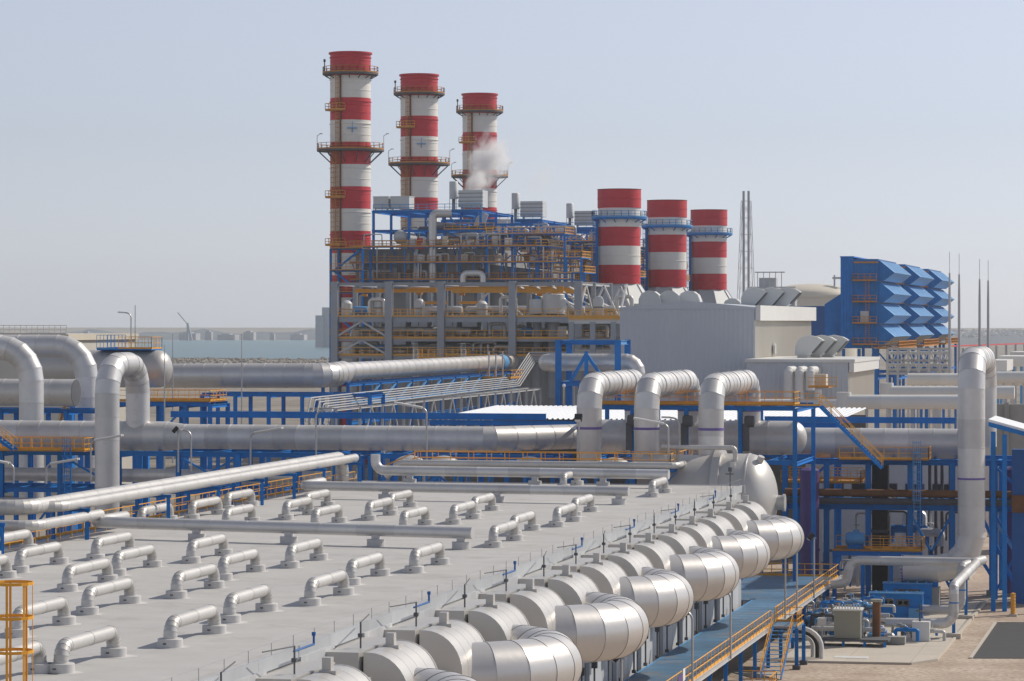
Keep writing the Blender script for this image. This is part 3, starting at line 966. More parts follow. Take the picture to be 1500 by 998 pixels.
part(MB().box((VX - 5.5, VY - 2.6, 0), (VX - 4.3, VY + 2.6, VZ - 2.4)), 'saddle', 'concrete_grey', t, smooth=False)
part(MB().tube([(VX - 0.6, 241.9, RZ), (VX - 0.6, 241.9, RZ + 1.5)], 0.05, 6).box((VX - .75, 241.75, RZ + 1.2), (VX - .45, 242.05, RZ + 1.55)).beam((VX - 1.0, 241.9, RZ + 1.0), (VX - .3, 241.9, RZ + 1.0), .09), 'valve_standpipe', 'dark_grey', t)

# three arched pipes with purple bands
for k, (x, lab) in enumerate([(-50.1, 'arched pipe with a purple band, left of three in front of the grey hall'),
                              (-45.15, 'arched pipe with a purple band, middle of three in front of the grey hall'),
                              (-39.65, 'arched pipe with a purple band, right of three, rising from the pale vessel')]):
    za = 13.2 if k < 2 else 14.2
    pts = [(x, 250, za), (x, 250, 20.55), (x, 272, 20.55), (x, 272, 16.5)]
    t = thing('arched_pipe', (x, 250, za), lab, 'pipe', 'arched pipes with purple bands')
    clad_pipe(t, route(pts, 2.0, 2.1, 3), 1.07, 'cladding', n=30)
    for (p, d_) in (((x, 250, 16.95), (0, 0, 1)), ((x, 272, 17.9), (0, 0, 1))):
        ring_band(t, p, d_, 1.10, 0.22, 'purple_band', 'purple_band')
    for yb in (253.6, 259.6, 266.4):
        part(MB().lathe([(1.08, -.10), (1.13, -.09), (1.13, .09), (1.08, .10)], (x, yb, 20.55), 30, 'Y'), 'clamp_band', 'old_cladding', t, angle=40)
    # black expansion valve on the far leg side
    part(MB().lathe([(0.0, -.5), (.5, -.5), (.55, -.2), (.5, .3), (0, .3)], (x + 1.6, 262, 17.2), 14, 'X').tube([(x + 1.2, 262, 14.6), (x + 1.2, 262, 17)], 0.3, 10), 'valve', 'dark_grey', t)

# capped header behind them
t = thing('capped_header', (-52, 272, 14), 'thick horizontal header with a rounded cap behind the arched pipes', 'pipe')
clad_pipe(t, route([(-53.5, 272, 15.4), (-35.6, 272, 15.4)], 1, 2.2), 1.55, 'old_cladding', n=28)
hp = [(1.55 * math.cos(math.pi / 2 * i / 8), 1.25 * math.sin(math.pi / 2 * i / 8)) for i in range(8)] + [(0.02, 1.25)]
part(MB().lathe(hp, (-35.6, 272, 15.4), 28, 'X'), 'rounded_cap', 'old_cladding', t, angle=60)

# long manifold right across the picture
ML = at(-60, 640, Y=262).x
MR = at(246, 640, Y=262).x
t = thing('manifold', (ML, 262, 14), 'long horizontal metal-clad manifold pipe crossing the left half of the picture', 'pipe')
ME = at(715, 640, Y=262).x
sta = route([(ML, 262, 15.45), (MR, 262, 15.45)], 1, 2.1)
stb = route([(MR + 1.7, 262, 15.45), (ME, 262, 15.45), (-54.6, 270.4, 15.45), (-53.4, 272, 15.45)], 1.0, 2.1, 2)
sts = sta + stb
clad_pipe(t, sts, 1.2, 'old_cladding', n=28, radii=[1.36] * len(sta) + [1.13] * len(stb))
t = thing('rear_manifold', (-36, 290, 12.8), 'thick horizontal pipe behind the blue stair leading to the tall right arch', 'pipe')
clad_pipe(t, route([(at(1120, 650, Y=289).x, 289, 14.3), (at(1440, 650, Y=289).x, 289, 14.3)], 1, 2.3), 1.45, 'cladding', n=28)

# tall arch on the right, foot elbow turning left
RX = at(1423, 700, Y=270).x
t = thing('tall_arch_pipe', (RX, 270, 2), 'tallest arched metal pipe at the right edge with a mitred foot elbow', 'pipe')
clad_pipe(t, route([(RX - 6.2, 270, 3.9), (RX, 270, 3.9), (RX, 270, 22.5), (RX, 286, 22.5), (RX, 286, 14.2)], [1, 3.0, 2.6, 2.6, 1], 2.45, 3), 1.21, 'cladding', n=32)
ring_band(t, (RX, 270, 12.0), (0, 0, 1), 1.235, 0.18, 'purple_band', 'purple_band')
part(MB().box((RX - 4.3, 269.2, 0), (RX - 2.8, 270.8, 2.3)), 'pedestal', 'concrete_grey', t, smooth=False)
part(MB().beam((RX - 3.5, 270, 2.3), (RX - 3.5, 270, 2.9), 1.1, 0.7), 'pipe_shoe', 'blue_paint', t)
ring_band(t, (RX - 6.1, 270, 3.9), (1, 0, 0), 1.235, 0.2, 'purple_band', 'purple_band')

# left arch in front of the manifold
LX = at(157, 600, Y=254).x
t = thing('left_arch_pipe', (LX, 254, 5), 'arched metal pipe standing in front of the manifold at the left', 'pipe')
clad_pipe(t, route([(LX, 254, 3.0), (LX, 254, 22.1), (LX, 262, 22.1), (LX, 262, 16.2)], 2.6, 2.15, 4), 1.1, 'cladding', n=30)
# two elbows coming from the left border
for (px, Yc, lab, zz) in [(46, 271, 'elbowed metal pipe at the left border, nearer of two', 23.5), (127, 292, 'elbowed metal pipe at the left, farther of two behind the arch', 23.45)]:
    x = at(px, 560, Y=Yc).x
    t = thing('elbow_pipe', (x, Yc, 8), lab, 'pipe')
    clad_pipe(t, route([(x - 22, Yc, zz), (x, Yc, zz), (x, Yc, 8.0)], 3.2, 2.2, 5), 1.18, 'cladding', n=30)
# big horizontal pipe behind the elbows
xa, xb = at(-60, 573, Y=282).x, at(111, 573, Y=282).x
t = thing('blind_pipe', (xa, 282, 17), 'thick horizontal pipe end between the two left elbows', 'pipe')
clad_pipe(t, route([(xa, 282, 18.9), (xb, 282, 18.9)], 1, 2.4), 1.35, 'old_cladding', n=28)
part(MB().lathe([(1.33, 0), (1.33, .04), (1.1, .05), (0, .06)], (xb, 282, 18.9), 24, 'X'), 'dark_end_disc', 'dark_grey', t)  # added dark disc, blacks out the cap that the sun lights

# blue racks carrying them
rack('blue pipe rack under the long manifold at the left', ML, at(530, 640, Y=259).x, 258.5, 265.5, (14.0, 10.6), 7, brace=((1, 3, 10.4, '/'), (2, 10.8, 13.8, '\\'), (4, 10.8, 13.8, 'x'), (5, 3, 10.4, 'v')))
rack('blue pipe rack under the middle of the long manifold', at(545, 640, Y=259).x, at(812, 640, Y=259).x, 258.5, 266, (14.0,), 4, brace=((1, 10.8, 13.8, 'x'),))
rack('blue rack under the arched pipes and capped header', -53.5, -34.2, 262.5, 275.5, (18.35, 13.6), 4, w=0.36, brace=((0, 2, 13, 'x'), (2, 2, 13, 'x')))
t = thing('header_platform', (-53, 261, 18.5), 'orange-railed platform among the far legs of the arched pipes', 'platform')
for i in range(9):
    x = -53.2 + i * 2.1
    part(MB().box((x, 262.6, 18.58), (x + 2.06, 266.6, 18.68)), 'deck_panel', 'orange_dull', t, smooth=False)
part(rail_mesh([(-53.3, 262.6, 18.68), (-34.3, 262.6, 18.68)], sp=1.6), 'front_rail', 'orange_paint', t)
part(rail_mesh([(-34.3, 262.6, 18.68), (-34.3, 266.6, 18.68), (-53.3, 266.6, 18.68)], sp=1.6), 'rear_rail', 'orange_paint', t)
# stair running down to the right from that platform
t = thing('rack_stair', (-33, 262, 12), 'blue stair with orange hand rails in front of the thick right-hand pipe', 'stair')
part(MB().box((-34.2, 262.2, 18.45), (-32.0, 264.0, 18.6)), 'landing', 'blue_paint', t, smooth=False)
stair(t, (-32.0, 263.1, 18.55), (-26.6, 263.1, 13.2), 1.1)
part(rail_mesh([(-34.2, 262.2, 18.6), (-32.0, 262.2, 18.6)], sp=1.1), 'landing_rail', 'orange_paint', t)

# orange-railed gallery along the far roof edge with its grey pipe
t = thing('roof_gallery', (-66, 244, 13.6), 'long orange-railed gallery along the far edge of the evaporator roof', 'gallery')
gx0, gx1 = -64.0, -42.2
for i in range(11):
    a = gx0 + (gx1 - gx0) * i / 11
    part(MB().box((a, 244.6, 13.86), (a + 1.94, 246.6, 13.96)), 'deck_panel', 'orange_dull', t, smooth=False)
post_rail(t, (gx0, 244.6, 13.96), (gx1, 244.6, 13.96), 1.6)
post_rail(t, (gx1, 244.6, 13.96), (gx1 + 0.02, 255.5, 13.96), 1.6)
part(rail_mesh([(gx0, 246.6, 13.96), (-47, 246.6, 13.96)], sp=1.6), 'rear_rail', 'orange_paint', t)
part(rail_mesh([(-47.5, 248.5, 13.96), (-43.2, 248.5, 13.96), (-43.2, 256, 13.96)], sp=1.4), 'rear_rail', 'orange_paint', t)
part(MB().ibeam((gx0 - 1, 244.5, 13.7), (gx1 + 0.2, 244.5, 13.7), 0.2, 0.3), 'edge_beam', 'blue_paint', t)
part(MB().ibeam((gx1 + .2, 244.5, 13.7), (gx1 + 0.2, 256, 13.7), 0.2, 0.3), 'edge_beam', 'blue_paint', t)
for i in range(8):
    x = gx0 + 0.5 + (gx1 - gx0 - 0.7) * i / 7
    part(MB().ibeam((x, 244.5, 12.0), (x, 244.5, 13.55), 0.2, 0.2), 'leg', 'blue_paint', t)
    part(MB().beam((x - 0.7, 244.5, 13.5), (x, 244.5, 12.8), 0.08).beam((x + 0.7, 244.5, 13.5), (x, 244.5, 12.8), 0.08), 'knee_brace', 'blue_paint', t)
pg = thing('gallery_pipe', (gx0, 244, 13.9), 'pale pipe running along the front of the orange-railed gallery', 'pipe')
clad_pipe(pg, route([(gx0 - 2.2, 243.6, 12.9), (gx0 - 1.0, 243.6, 14.15), (gx1 + .7, 243.6, 14.15), (gx1 + .7, 256.0, 14.15)], 0.7, 3.0, 4), 0.27, 'roof_pipe_cladding', n=16)
stair_l = thing('gallery_steps', (-66, 244, 13), 'short orange-railed steps at the left end of the roof gallery', 'stair')
stair(stair_l, (gx0 - 0.1, 245.6, 14.0), (gx0 - 3.0, 245.6, 12.7), 1.0)
pp = thing('white_tee_pipe', (-38, 246.5, 15), 'thin white pipe ending in a small tee above the pale vessel', 'pipe')
clad_pipe(pp, route([(-43.4, 247.3, 15.5), (-37.2, 247.3, 15.5), (-37.2, 247.3, 13.8)], 0.3, 3, 3), 0.2, 'roof_pipe_cladding', n=12)
# dark rounded duct pieces under the gallery
for k, px in enumerate((600, 650, 775, 900)):
    p = at(px, 668, Y=252)
    solo(MB().lathe([(1.5 * math.cos(math.pi / 2 * i / 6), 1.0 * math.sin(math.pi / 2 * i / 6)) for i in range(6)] + [(0.02, 1.0)], (p.x, 252, 13.4), 20), 'vent_dome', 'vessel_white',
         'low pale dome behind the gallery rail, %s from the left' % ORD[k], 'vent', 'low domes behind the gallery')

# left platform with orange rail in front of the manifold
px0 = at(-40, 664, Y=256).x
px1 = at(127, 664, Y=256).x
t = thing('left_platform', (px0, 255, 14), 'orange-railed platform in front of the manifold at the left border', 'platform')
n = 6
for i in range(n):
    a = px0 + (px1 - px0) * i / n
    part(MB().box((a, 255.4, 14.25), (a + (px1 - px0) / n - .04, 257.6, 14.37)), 'deck_panel', 'orange_dull', t, smooth=False)
part(rail_mesh([(px0, 255.4, 14.37), (px1, 255.4, 14.37)], sp=1.0, t=0.06), 'front_rail', 'orange_paint', t)
part(rail_mesh([(px1, 255.4, 14.37), (px1, 257.6, 14.37), (px0, 257.6, 14.37)], sp=1.0), 'rear_rail', 'orange_paint', t)
stair(t, (px0 - 0.4, 254.6, 17.8), (at(22, 660, Y=254.6).x, 254.6, 14.4), 1.0)
t = thing('left_caged_ladder', (at(99, 700, Y=254.5).x, 254.5, 8), 'blue caged ladder below the orange platform at the left', 'ladder')
part(ladder_mesh((at(99, 700, Y=254.9).x, 254.9, 8), 8.0, 14.6, (0, -1, 0), 0.6), 'ladder', 'blue_paint', t)
t = thing('lower_dark_pipe', (ML, 261, 11), 'dark weathered pipe on the lower level of the left blue rack', 'pipe')
clad_pipe(t, route([(ML, 260.5, 11.9), (at(520, 700, Y=260.5).x, 260.5, 11.9)], 1, 3.0), 0.62, 'old_cladding', n=18)
t = thing('lower_grey_pipe', (ML, 258, 11), 'thin grey pipe in front of the dark pipe on the left rack', 'pipe')
clad_pipe(t, route([(ML, 257.6, 9.6), (at(200, 720, Y=257.6).x, 257.6, 9.6)], 1, 3.0), 0.3, 'cladding', n=14)
for (px, Y, kd, dr, h, lab) in [(133, 246, 'double', (1, 0), 3.4, 'lamp post with two tube lamps in front of the left arch'),
                            (20, 240, 'double', (-1, 0), 1.6, 'low lamp with two tube lamps at the left border'),
                            (68, 240, 'double', (1, 0), 1.6, 'low lamp with two tube lamps right of the blue caged ladder'),
                            (261, 250, 'flood', (-1, -.3), 3.6, 'floodlight post in front of the manifold'),
                            (280, 250, 'arm', (-1, 0), 3.6, 'lamp post beside the floodlight in front of the manifold'),
                            (367, 250, 'double', (1, 0), 3.4, 'lamp post with two tube lamps before the manifold, right of the floodlight'),
                            (463, 250, 'arm', (1, 0), 5.4, 'tall lamp post at the left end of the roof gallery'),
                            (625, 252, 'double', (-1, 0), 5.6, 'lamp post with two tube lamps behind the middle of the gallery'),
                            (848, 247, 'flood', (0, -1), 5.0, 'floodlight post in front of the left arched pipe'),
                            (979, 246, 'double', (-1, 0), 4.6, 'lamp post with two tube lamps in front of the middle arched pipe'),
                            (995, 250, 'arm', (-1, 0), 5.0, 'lamp post between the middle and right arched pipes')]:
    p = at(px, 690, Y=Y)
    lamp_post((p.x, Y, RZ + 0.2 if px > 150 else 12.2), h, lab, kd, dr)

# ============================================================ RIGHT RACK, TANKS AND SKIDS
rk = rack('blue steel rack on the right carrying pipes above the skids', at(1150, 700, Y=284).x, at(1520, 700, Y=284).x, 284, 294, (12.75, 8.5), 6, w=0.5, brace=((0, 8.8, 12.4, '/'), (3, 0.6, 8.0, 'x'), (5, 0.6, 8, 'x'), (5, 8.8, 12.4, '\\')))
x0, x1 = at(1232, 660, Y=283).x, at(1362, 660, Y=283).x
t = thing('stair_foot_platform', (x0, 282, 13), 'orange-railed platform at the foot of the blue stair on the right rack', 'platform')
for i in range(4):
    a = x0 + (x1 - x0) * i / 4
    part(MB().box((a, 281.6, 13.02), (a + (x1 - x0) / 4 - .05, 284, 13.14)), 'deck_panel', 'orange_dull', t, smooth=False)
part(rail_mesh([(x0, 281.6, 13.14), (x1, 281.6, 13.14), (x1, 284, 13.14)], sp=1.3, t=.06), 'guard_rail', 'orange_paint', t)
part(ladder_mesh((at(1343, 700, Y=281.2).x, 281.5, 7), 7.0, 13.9, (0, -1, 0), 0.6), 'ladder', 'light_blue', t)
x0, x1 = at(1222, 800, Y=282).x, at(1352, 800, Y=282).x
t = thing('lower_platform', (x0, 280, 4.5), 'orange-railed lower platform above the blue pump cabinets', 'platform')
for i in range(4):
    a = x0 + (x1 - x0) * i / 4
    part(MB().box((a, 280.5, 4.55), (a + (x1 - x0) / 4 - .05, 284, 4.68)), 'deck_panel', 'orange_dull', t, smooth=False)
part(MB().ibeam((x0, 280.4, 4.35), (x1, 280.4, 4.35), 0.25, 0.4), 'edge_beam', 'blue_paint', t)
part(rail_mesh([(x0 + 3.6, 280.5, 4.68), (x1, 280.5, 4.68), (x1, 283.8, 4.68)], sp=1.1, t=.06), 'guard_rail', 'orange_paint', t)
part(rail_mesh([(x0, 283.6, 4.68), (x1, 283.6, 4.68)], sp=1.1), 'rear_rail', 'orange_paint', t)
for i in range(4):
    x = x0 + .2 + (x1 - x0 - .4) * i / 3
    part(MB().ibeam((x, 280.6, 0), (x, 280.6, 4.2), 0.35, 0.35), 'leg', 'blue_paint', t)
mot = thing('blue_motor', (x0 + 2.0, 282, 4.7), 'round blue motor on the lower orange-railed platform', 'motor')
part(MB().lathe([(0, -.9), (.5, -.9), (.62, -.7), (.62, .7), (.5, .85), (0, .85)], (x0 + 2.0, 282, 5.6), 18, 'X'), 'motor_body', 'light_blue', mot, angle=40)
part(MB().box((x0 + 1.3, 281.5, 4.69), (x0 + 2.7, 282.5, 5.1)), 'base_frame', 'blue_paint', mot, smooth=False)
part(MB().box((x0 + 1.8, 281.7, 6.1), (x0 + 2.3, 282.3, 6.45)), 'terminal_box', 'light_blue', mot, smooth=False)
for k, (px, yv, Y, lab) in enumerate([(1186, 790, 282, 'purple upright tank behind the farthest return bend'), (1484, 770, 288, 'purple upright tank behind the braces at the right edge')]):
    p = at(px, yv, Y=Y)
    t = thing('purple_tank', (p.x, Y, 0), lab, 'tank', 'purple tanks')
    rr = 0.9 if k == 0 else 1.0
    part(MB().lathe([(0, 0.3), (rr, .3), (rr, 12.0), (rr * .6, 12.2), (0, 12.3)], (p.x, Y, 0), 24), 'shell', 'purple', t, angle=40)
    part(MB().lathe([(rr + .08, 4.4), (rr + .08, 4.6)], (p.x, Y, 0), 24), 'girth_band', 'purple', t)
    part(MB().box((p.x - .9, Y - .9, 0), (p.x + .9, Y + .9, .32)), 'footing', 'concrete_grey', t, smooth=False)
# brown pipes along the rack's middle level
for k, (yv, r, m, lab) in enumerate([(723, 0.36, 'rust', 'rust-brown pipe along the right rack, upper of two'), (734, 0.30, 'dark_grey', 'dark pipe along the right rack under the rusty one')]):
    a, b = at(1150, yv, Y=283.2), at(1560, yv, Y=283.2)
    solo(MB().tube([(a.x, 283.2 - .3 * k, 9.85 - .75 * k), (b.x, 283.2 - .3 * k, 9.85 - .75 * k)], r, 14), 'rack_pipe', m, lab, 'pipe')
p = at(1290, 740, Y=287)
t = thing('dark_duct', (p.x, 287, 0), 'black vertical duct inside the right blue rack', 'duct')
part(MB().box((p.x - .75, 286.3, 0.2), (p.x + .75, 287.7, 12.4)), 'duct_shell', 'black', t, smooth=False)
part(MB().box((p.x - .9, 286.15, 5.9), (p.x + .9, 287.85, 6.2)), 'flange', 'dark_grey', t, smooth=False)
for k, px in enumerate((1362, 1371, 1380, 1392)):
    a = at(px, 730, Y=291)
    solo(MB().tube(route([(a.x, 291, 12.4), (a.x, 291, 3.2), (a.x + 1.4, 289, 1.6)], 1.2, 90, 5), 0.16, 8), 'cable_hose', 'dark_grey', 'black hose hanging inside the right rack, %s from the left' % ORD[k], 'hose', 'hoses in the right rack')
xa, xb = at(1146, 705, Y=287).x, at(1262, 705, Y=287).x
t = thing('rack_inner_platform', (xa, 286, 10.6), 'orange-railed platform inside the rack behind the farthest return bend', 'platform')
for i in range(4):
    a = xa + (xb - xa) * i / 4
    part(MB().box((a, 286, 10.55), (a + (xb - xa) / 4 - .05, 292, 10.67)), 'deck_panel', 'orange_dull', t, smooth=False)
part(rail_mesh([(xa, 286, 10.67), (xb, 286, 10.67), (xb, 292, 10.67), (xa, 292, 10.67)], sp=1.0, t=.06), 'guard_rail', 'orange_paint', t)
stair(t, (xb + .1, 289, 10.67), (xb + 3.0, 289, 8.6), .9, 'pale_steel', 'orange_paint', 'pale_steel')
random.seed(77)
for k in range(15):
    xx = at(1162 + 15.5 * k, 700, Y=288).x
    pm = ('pale_steel', 'galvanised', 'old_cladding', 'blue_paint', 'dark_grey', 'fascia')[(k * 5) % 6]
    yy = random.uniform(286, 298)
    zz = random.choice((.2, .2, 4.7))
    h = random.uniform(1.2, 3.6)
    L = random.uniform(1, 4)
    solo(MB().tube(route([(xx, yy, zz), (xx, yy, zz + h), (xx + L, yy, zz + h), (xx + L, yy + .01, zz)], .35, 60, 3), random.choice((.1, .16, .25, .4)), 8).lathe([(0, 0), (.34, 0), (.34, .12), (0, .12)], (xx, yy, zz + h * .6), 10), 'process_pipe', pm,
         '%s bent pipe from the left among the right rack columns' % ORD[k], 'pipe', 'small pipes inside the right rack')
# low building behind the rack with dark windows
bx0, bx1 = at(1180, 700, Y=305).x, at(1420, 700, Y=305).x
t = thing('rear_switch_house', (bx0, 305, 0), 'pale low building with dark windows behind the right rack', 'building')
part(MB().box((bx0, 305, 0), (bx1, 314, 11.8)), 'wall', 'pale_steel', t, smooth=False)
for k in range(5):
    xw = bx0 + 2.0 + k * (bx1 - bx0 - 3) / 5
    f = part(MB().box((xw, 304.9, 8.1), (xw + 1.9, 304.995, 9.6)), 'window', 'dark_grey', t, smooth=False)
    part(MB().box((xw + .1, 304.86, 8.2), (xw + 1.8, 304.895, 9.5)), 'pane', 'black', f, smooth=False)
# shed at the far right with a sloping pale roof
p = at(1470, 640, Y=275)
t = thing('right_shed', (p.x, 270, 0), 'blue-framed shed with a sloping pale roof at the right edge', 'shed')
sx0, sx1 = at(1448, 620, Y=272).x, at(1560, 620, Y=272).x
part(MB().prism([(sx0, 272, 17.0), (sx1, 272, 15.2), (sx1, 272, 15.4), (sx0, 272, 17.25)], (0, 10, 0)), 'roof', 'shed_roof', t, smooth=False)
part(MB().prism([(sx0, 271.9, 16.6), (sx1, 271.9, 14.8), (sx1, 271.9, 15.19), (sx0, 271.9, 16.99)], (0, .15, 0)), 'eaves_beam', 'blue_paint', t, smooth=False)
for x in (sx0 + .4, sx0 + 1.4, sx1 - 1):
    part(MB().ibeam((x, 272.4, 0), (x, 272.4, 16.2 - (x - sx0) * .25), 0.4, 0.4), 'column', 'blue_paint', t)
part(MB().box((sx0 + 1.6, 280, 0), (sx1, 281.5, 14.2)), 'rear_wall', 'deep_blue', t, smooth=False)
part(MB().box((sx0 + 1.6, 279.8, 8.4), (sx1, 279.99, 10.0)), 'red_stripe', 'rust', t, smooth=False)
# diagonal braced tower legs at right, on footings
t = thing('braced_trestle', (-17, 288, 0), 'blue braced trestle standing on concrete footings at the right edge', 'trestle')
for (px, Y) in ((1453, 288), (1497, 285)):
    a = at(px, 850, Y=Y)
    c = part(MB().ibeam((a.x, Y, 0.5), (a.x, Y, 13), 0.5, 0.5), 'leg', 'blue_paint', t)
    part(MB().box((a.x - .5, Y - .5, 0), (a.x + .5, Y + .5, 0.5)), 'footing', 'concrete_grey', c, smooth=False)
a, b = at(1440, 760, Y=284), at(1492, 868, Y=284)
part(MB().beam(a, b, 0.32), 'brace', 'blue_paint', t)
a, b = at(1462, 770, Y=283.6), at(1500, 830, Y=283.6)
part(MB().beam(a, b, 0.25), 'brace', 'light_blue', t)
a, b = at(1425, 800, Y=287), at(1453, 845, Y=287)
part(MB().beam(a, b, 0.3), 'brace', 'blue_paint', t)

# blue control cabinets
def cabinet(px, py, w, dpt, h, lab):
    p = at(px, py, z=0.15)
    t = thing('pump_cabinet', (p.x, p.y, 0.15), lab, 'cabinet', 'blue pump cabinets')
    x, y = p.x, p.y
    part(MB().box((x - w / 2, y, .3), (x + w / 2, y + dpt, h)), 'body', 'blue_paint', t, smooth=False)
    part(MB().box((x - w / 2 - .06, y - .06, h + .003), (x + w / 2 + .06, y + dpt + .06, h + .1)), 'top_plate', 'light_blue', t, smooth=False)
    part(MB().box((x - w / 2 + .1, y + .1, .12), (x + w / 2 - .1, y + dpt - .1, .298)), 'plinth', 'dark_grey', t, smooth=False)
    for k in (0, 1):
        gx = x - w / 2 + w * (.36 + .28 * k)
        g = part(MB().box((gx - .55, y - .05, h - 1.05), (gx + .55, y - .003, h - .45)), 'gauge_panel', 'dark_grey', t, smooth=False)
        for s in (-.25, .25):
            part(MB().lathe([(0, 0), (.17, 0), (.17, .05), (0, .05)], (gx + s, y - .05, h - .75), 14, 'Y'), 'gauge', 'lens', g)
    for k in range(5):
        part(MB().lathe([(0, 0), (.09, 0), (.09, .14), (0, .14)], (x - w / 2 + .5 + k * (w - 1) / 4, y + .4, h + .1), 8), 'top_bolt', 'light_blue', t)
    part(MB().box((x + w / 2 - 1.1, y - .5, .4), (x + w / 2 - .1, y - .004, h * .55)), 'side_box', 'light_blue' if px < 1320 else 'blue_paint', t, smooth=False)
cabinet(1312, 912, 4.5, 1.4, 2.6, 'blue pump control cabinet with gauges, the nearer of two')
cabinet(1329, 896, 4.3, 1.4, 2.6, 'blue pump control cabinet with gauges, the farther of two')
# grey-green box tank on a black skid
p = at(1241, 940, z=0.5)
t = thing('box_tank', (p.x, p.y, 0.1), 'grey-green box tank on a black skid in front of the blue cabinets', 'tank')
part(MB().box((p.x - 1.05, p.y, .75), (p.x + 1.05, p.y + 1.9, 2.95)), 'body', 'panel_green', t, smooth=False)
part(MB().box((p.x - 1.15, p.y - .1, 2.953), (p.x + 1.15, p.y + 2.0, 3.08)), 'lid', 'fascia', t, smooth=False)
part(MB().box((p.x - 2.2, p.y - .3, .55), (p.x + 3.3, p.y + 2.3, .72)), 'skid', 'dark_grey', t, smooth=False)
for sx in (-1.9, -.3, 1.4, 3.0):
    part(MB().ibeam((p.x + sx, p.y - .1, .12), (p.x + sx, p.y - .1, .54), 0.2, 0.2), 'skid_leg', 'blue_paint', t)
part(MB().box((p.x - 2.4, p.y + .2, 1.7), (p.x - 1.7, p.y + .7, 2.3)).tube([(p.x - 2.05, p.y + .45, .7), (p.x - 2.05, p.y + .45, 1.7)], .06, 8), 'control_box', 'fascia', t)
random.seed(21)
for k in range(9):
    part(MB().tube([(p.x - .9 + k * .23, p.y + .4, 3.08), (p.x - .9 + k * .23, p.y + .4, 3.3 + .2 * random.random())], .05, 6), 'top_valve', 'pale_steel', t)
# rusty standpipe and dense valve work between tank and cabinets
p2 = at(1284, 940, z=0.3)
t = thing('valve_skid', (p2.x, p2.y, .1), 'crowded skid of valves and small pipes around a rusty standpipe', 'pump skid')
part(MB().tube([(p2.x, p2.y, .7), (p2.x, p2.y, 3.5)], .34, 14), 'standpipe', 'rust', t)
part(MB().lathe([(0, 0), (.5, 0), (.5, .2), (0, .2)], (p2.x, p2.y, 3.5), 14), 'flange', 'panel_green', t)
random.seed(12)
for k in range(120):
    x = p2.x + random.uniform(-6.8, 3.4 if k < 40 else -1.6)
    y = p2.y + random.uniform(2.5, 14) if x < p2.x - 1.5 else p2.y + random.uniform(0.6, 5)
    h = random.uniform(1.0, 2.9) if x < p2.x - 1.5 else random.uniform(.6, 1.3)
    m = random.choice(['pale_steel', 'pale_steel', 'galvanised', 'dark_grey', 'blue_paint', 'light_blue', 'panel_green'])
    mb = MB()
    kind = random.random()
    L = random.uniform(.8, 2.4)
    if kind < .5:
        mb.tube(route([(x, y, .2), (x, y, h), (x + L, y, h), (x + L, y + .01, h - random.uniform(.3, .9))], .2, 9, 4), random.uniform(.06, .16), 8)
        mb.lathe([(0, 0), (.2, 0), (.2, .1), (0, .1)], (x + L * .5, y, h + .12), 10)
        mb.tube([(x + L * .5, y, h), (x + L * .5, y, h + .5)], .035, 6)
        nm = 'small_pipe'
    elif kind < .75:
        mb.lathe([(0, -.4), (.26, -.4), (.34, -.2), (.34, .25), (.2, .4), (0, .4)], (x, y, h * .55), 14, 'X')
        mb.box((x - .3, y - .2, .2), (x + .3, y + .2, h * .5))
        nm = 'pump'
    else:
        mb.tube([(x, y, .2), (x, y, h)], .07, 8)
        mb.lathe([(.22, 0), (.28, 0.03), (.22, .06)], (x, y, h), 12)
        mb.box((x - .14, y - .14, h * .5), (x + .14, y + .14, h * .5 + .32))
        nm = 'valve'
    part(mb, nm, m, t, angle=40)
for k, (zz, yy) in enumerate(((1.05, 2.0), (1.9, 5.5), (1.2, 8.6))):
    part(MB().tube([(p2.x - 5.5, p2.y + yy, zz), (p2.x + .5, p2.y + yy, zz)], .2 - .03 * k, 12), 'header_pipe', 'pale_steel', t)
part(MB().box((p2.x + .9, p2.y - .4, .15), (p2.x + 2.3, p2.y + .7, .75)), 'pump_base', 'concrete_grey', t, smooth=False)
part(MB().box((p2.x + 2.6, p2.y + 2.6, .15), (p2.x + 4.0, p2.y + 3.5, 1.7)), 'pump_house', 'fascia', t, smooth=False)
part(MB().tube([(p2.x + 3.2, p2.y + 3, 1.7), (p2.x + 3.2, p2.y + 3, 3.1)], .07, 8).lathe([(.3, 0), (.4, .05), (.3, .1)], (p2.x + 3.2, p2.y + 3, 2.5), 14), 'valve_stem', 'dark_grey', t)
# white curved pipes at the foot of the stair
p3 = at(1188, 965, z=0.1)
for k in range(3):
    rr = 1.5 - .35 * k
    st = [Vector((p3.x - 1.8, p3.y + .5 * k, .35 + rr + .6)), Vector((p3.x - .9, p3.y + .5 * k, .35 + rr + .6))] + [Vector((p3.x - .9 + rr * 1.15 * math.sin(a), p3.y + .5 * k, .95 + rr * math.cos(a))) for a in [math.pi / 2 * i / 6 for i in range(1, 7)]] + [Vector((p3.x - .9 + rr * 1.15, p3.y + .5 * k, .12))]
    solo(MB().tube(st, .17, 10), 'drain_elbow', ('fascia', 'black', 'fascia')[k], ('outer white', 'middle black', 'inner white')[k] + ' curved pipe bending to the ground beside the stair columns', 'pipe', 'curved pipes beside the stair')

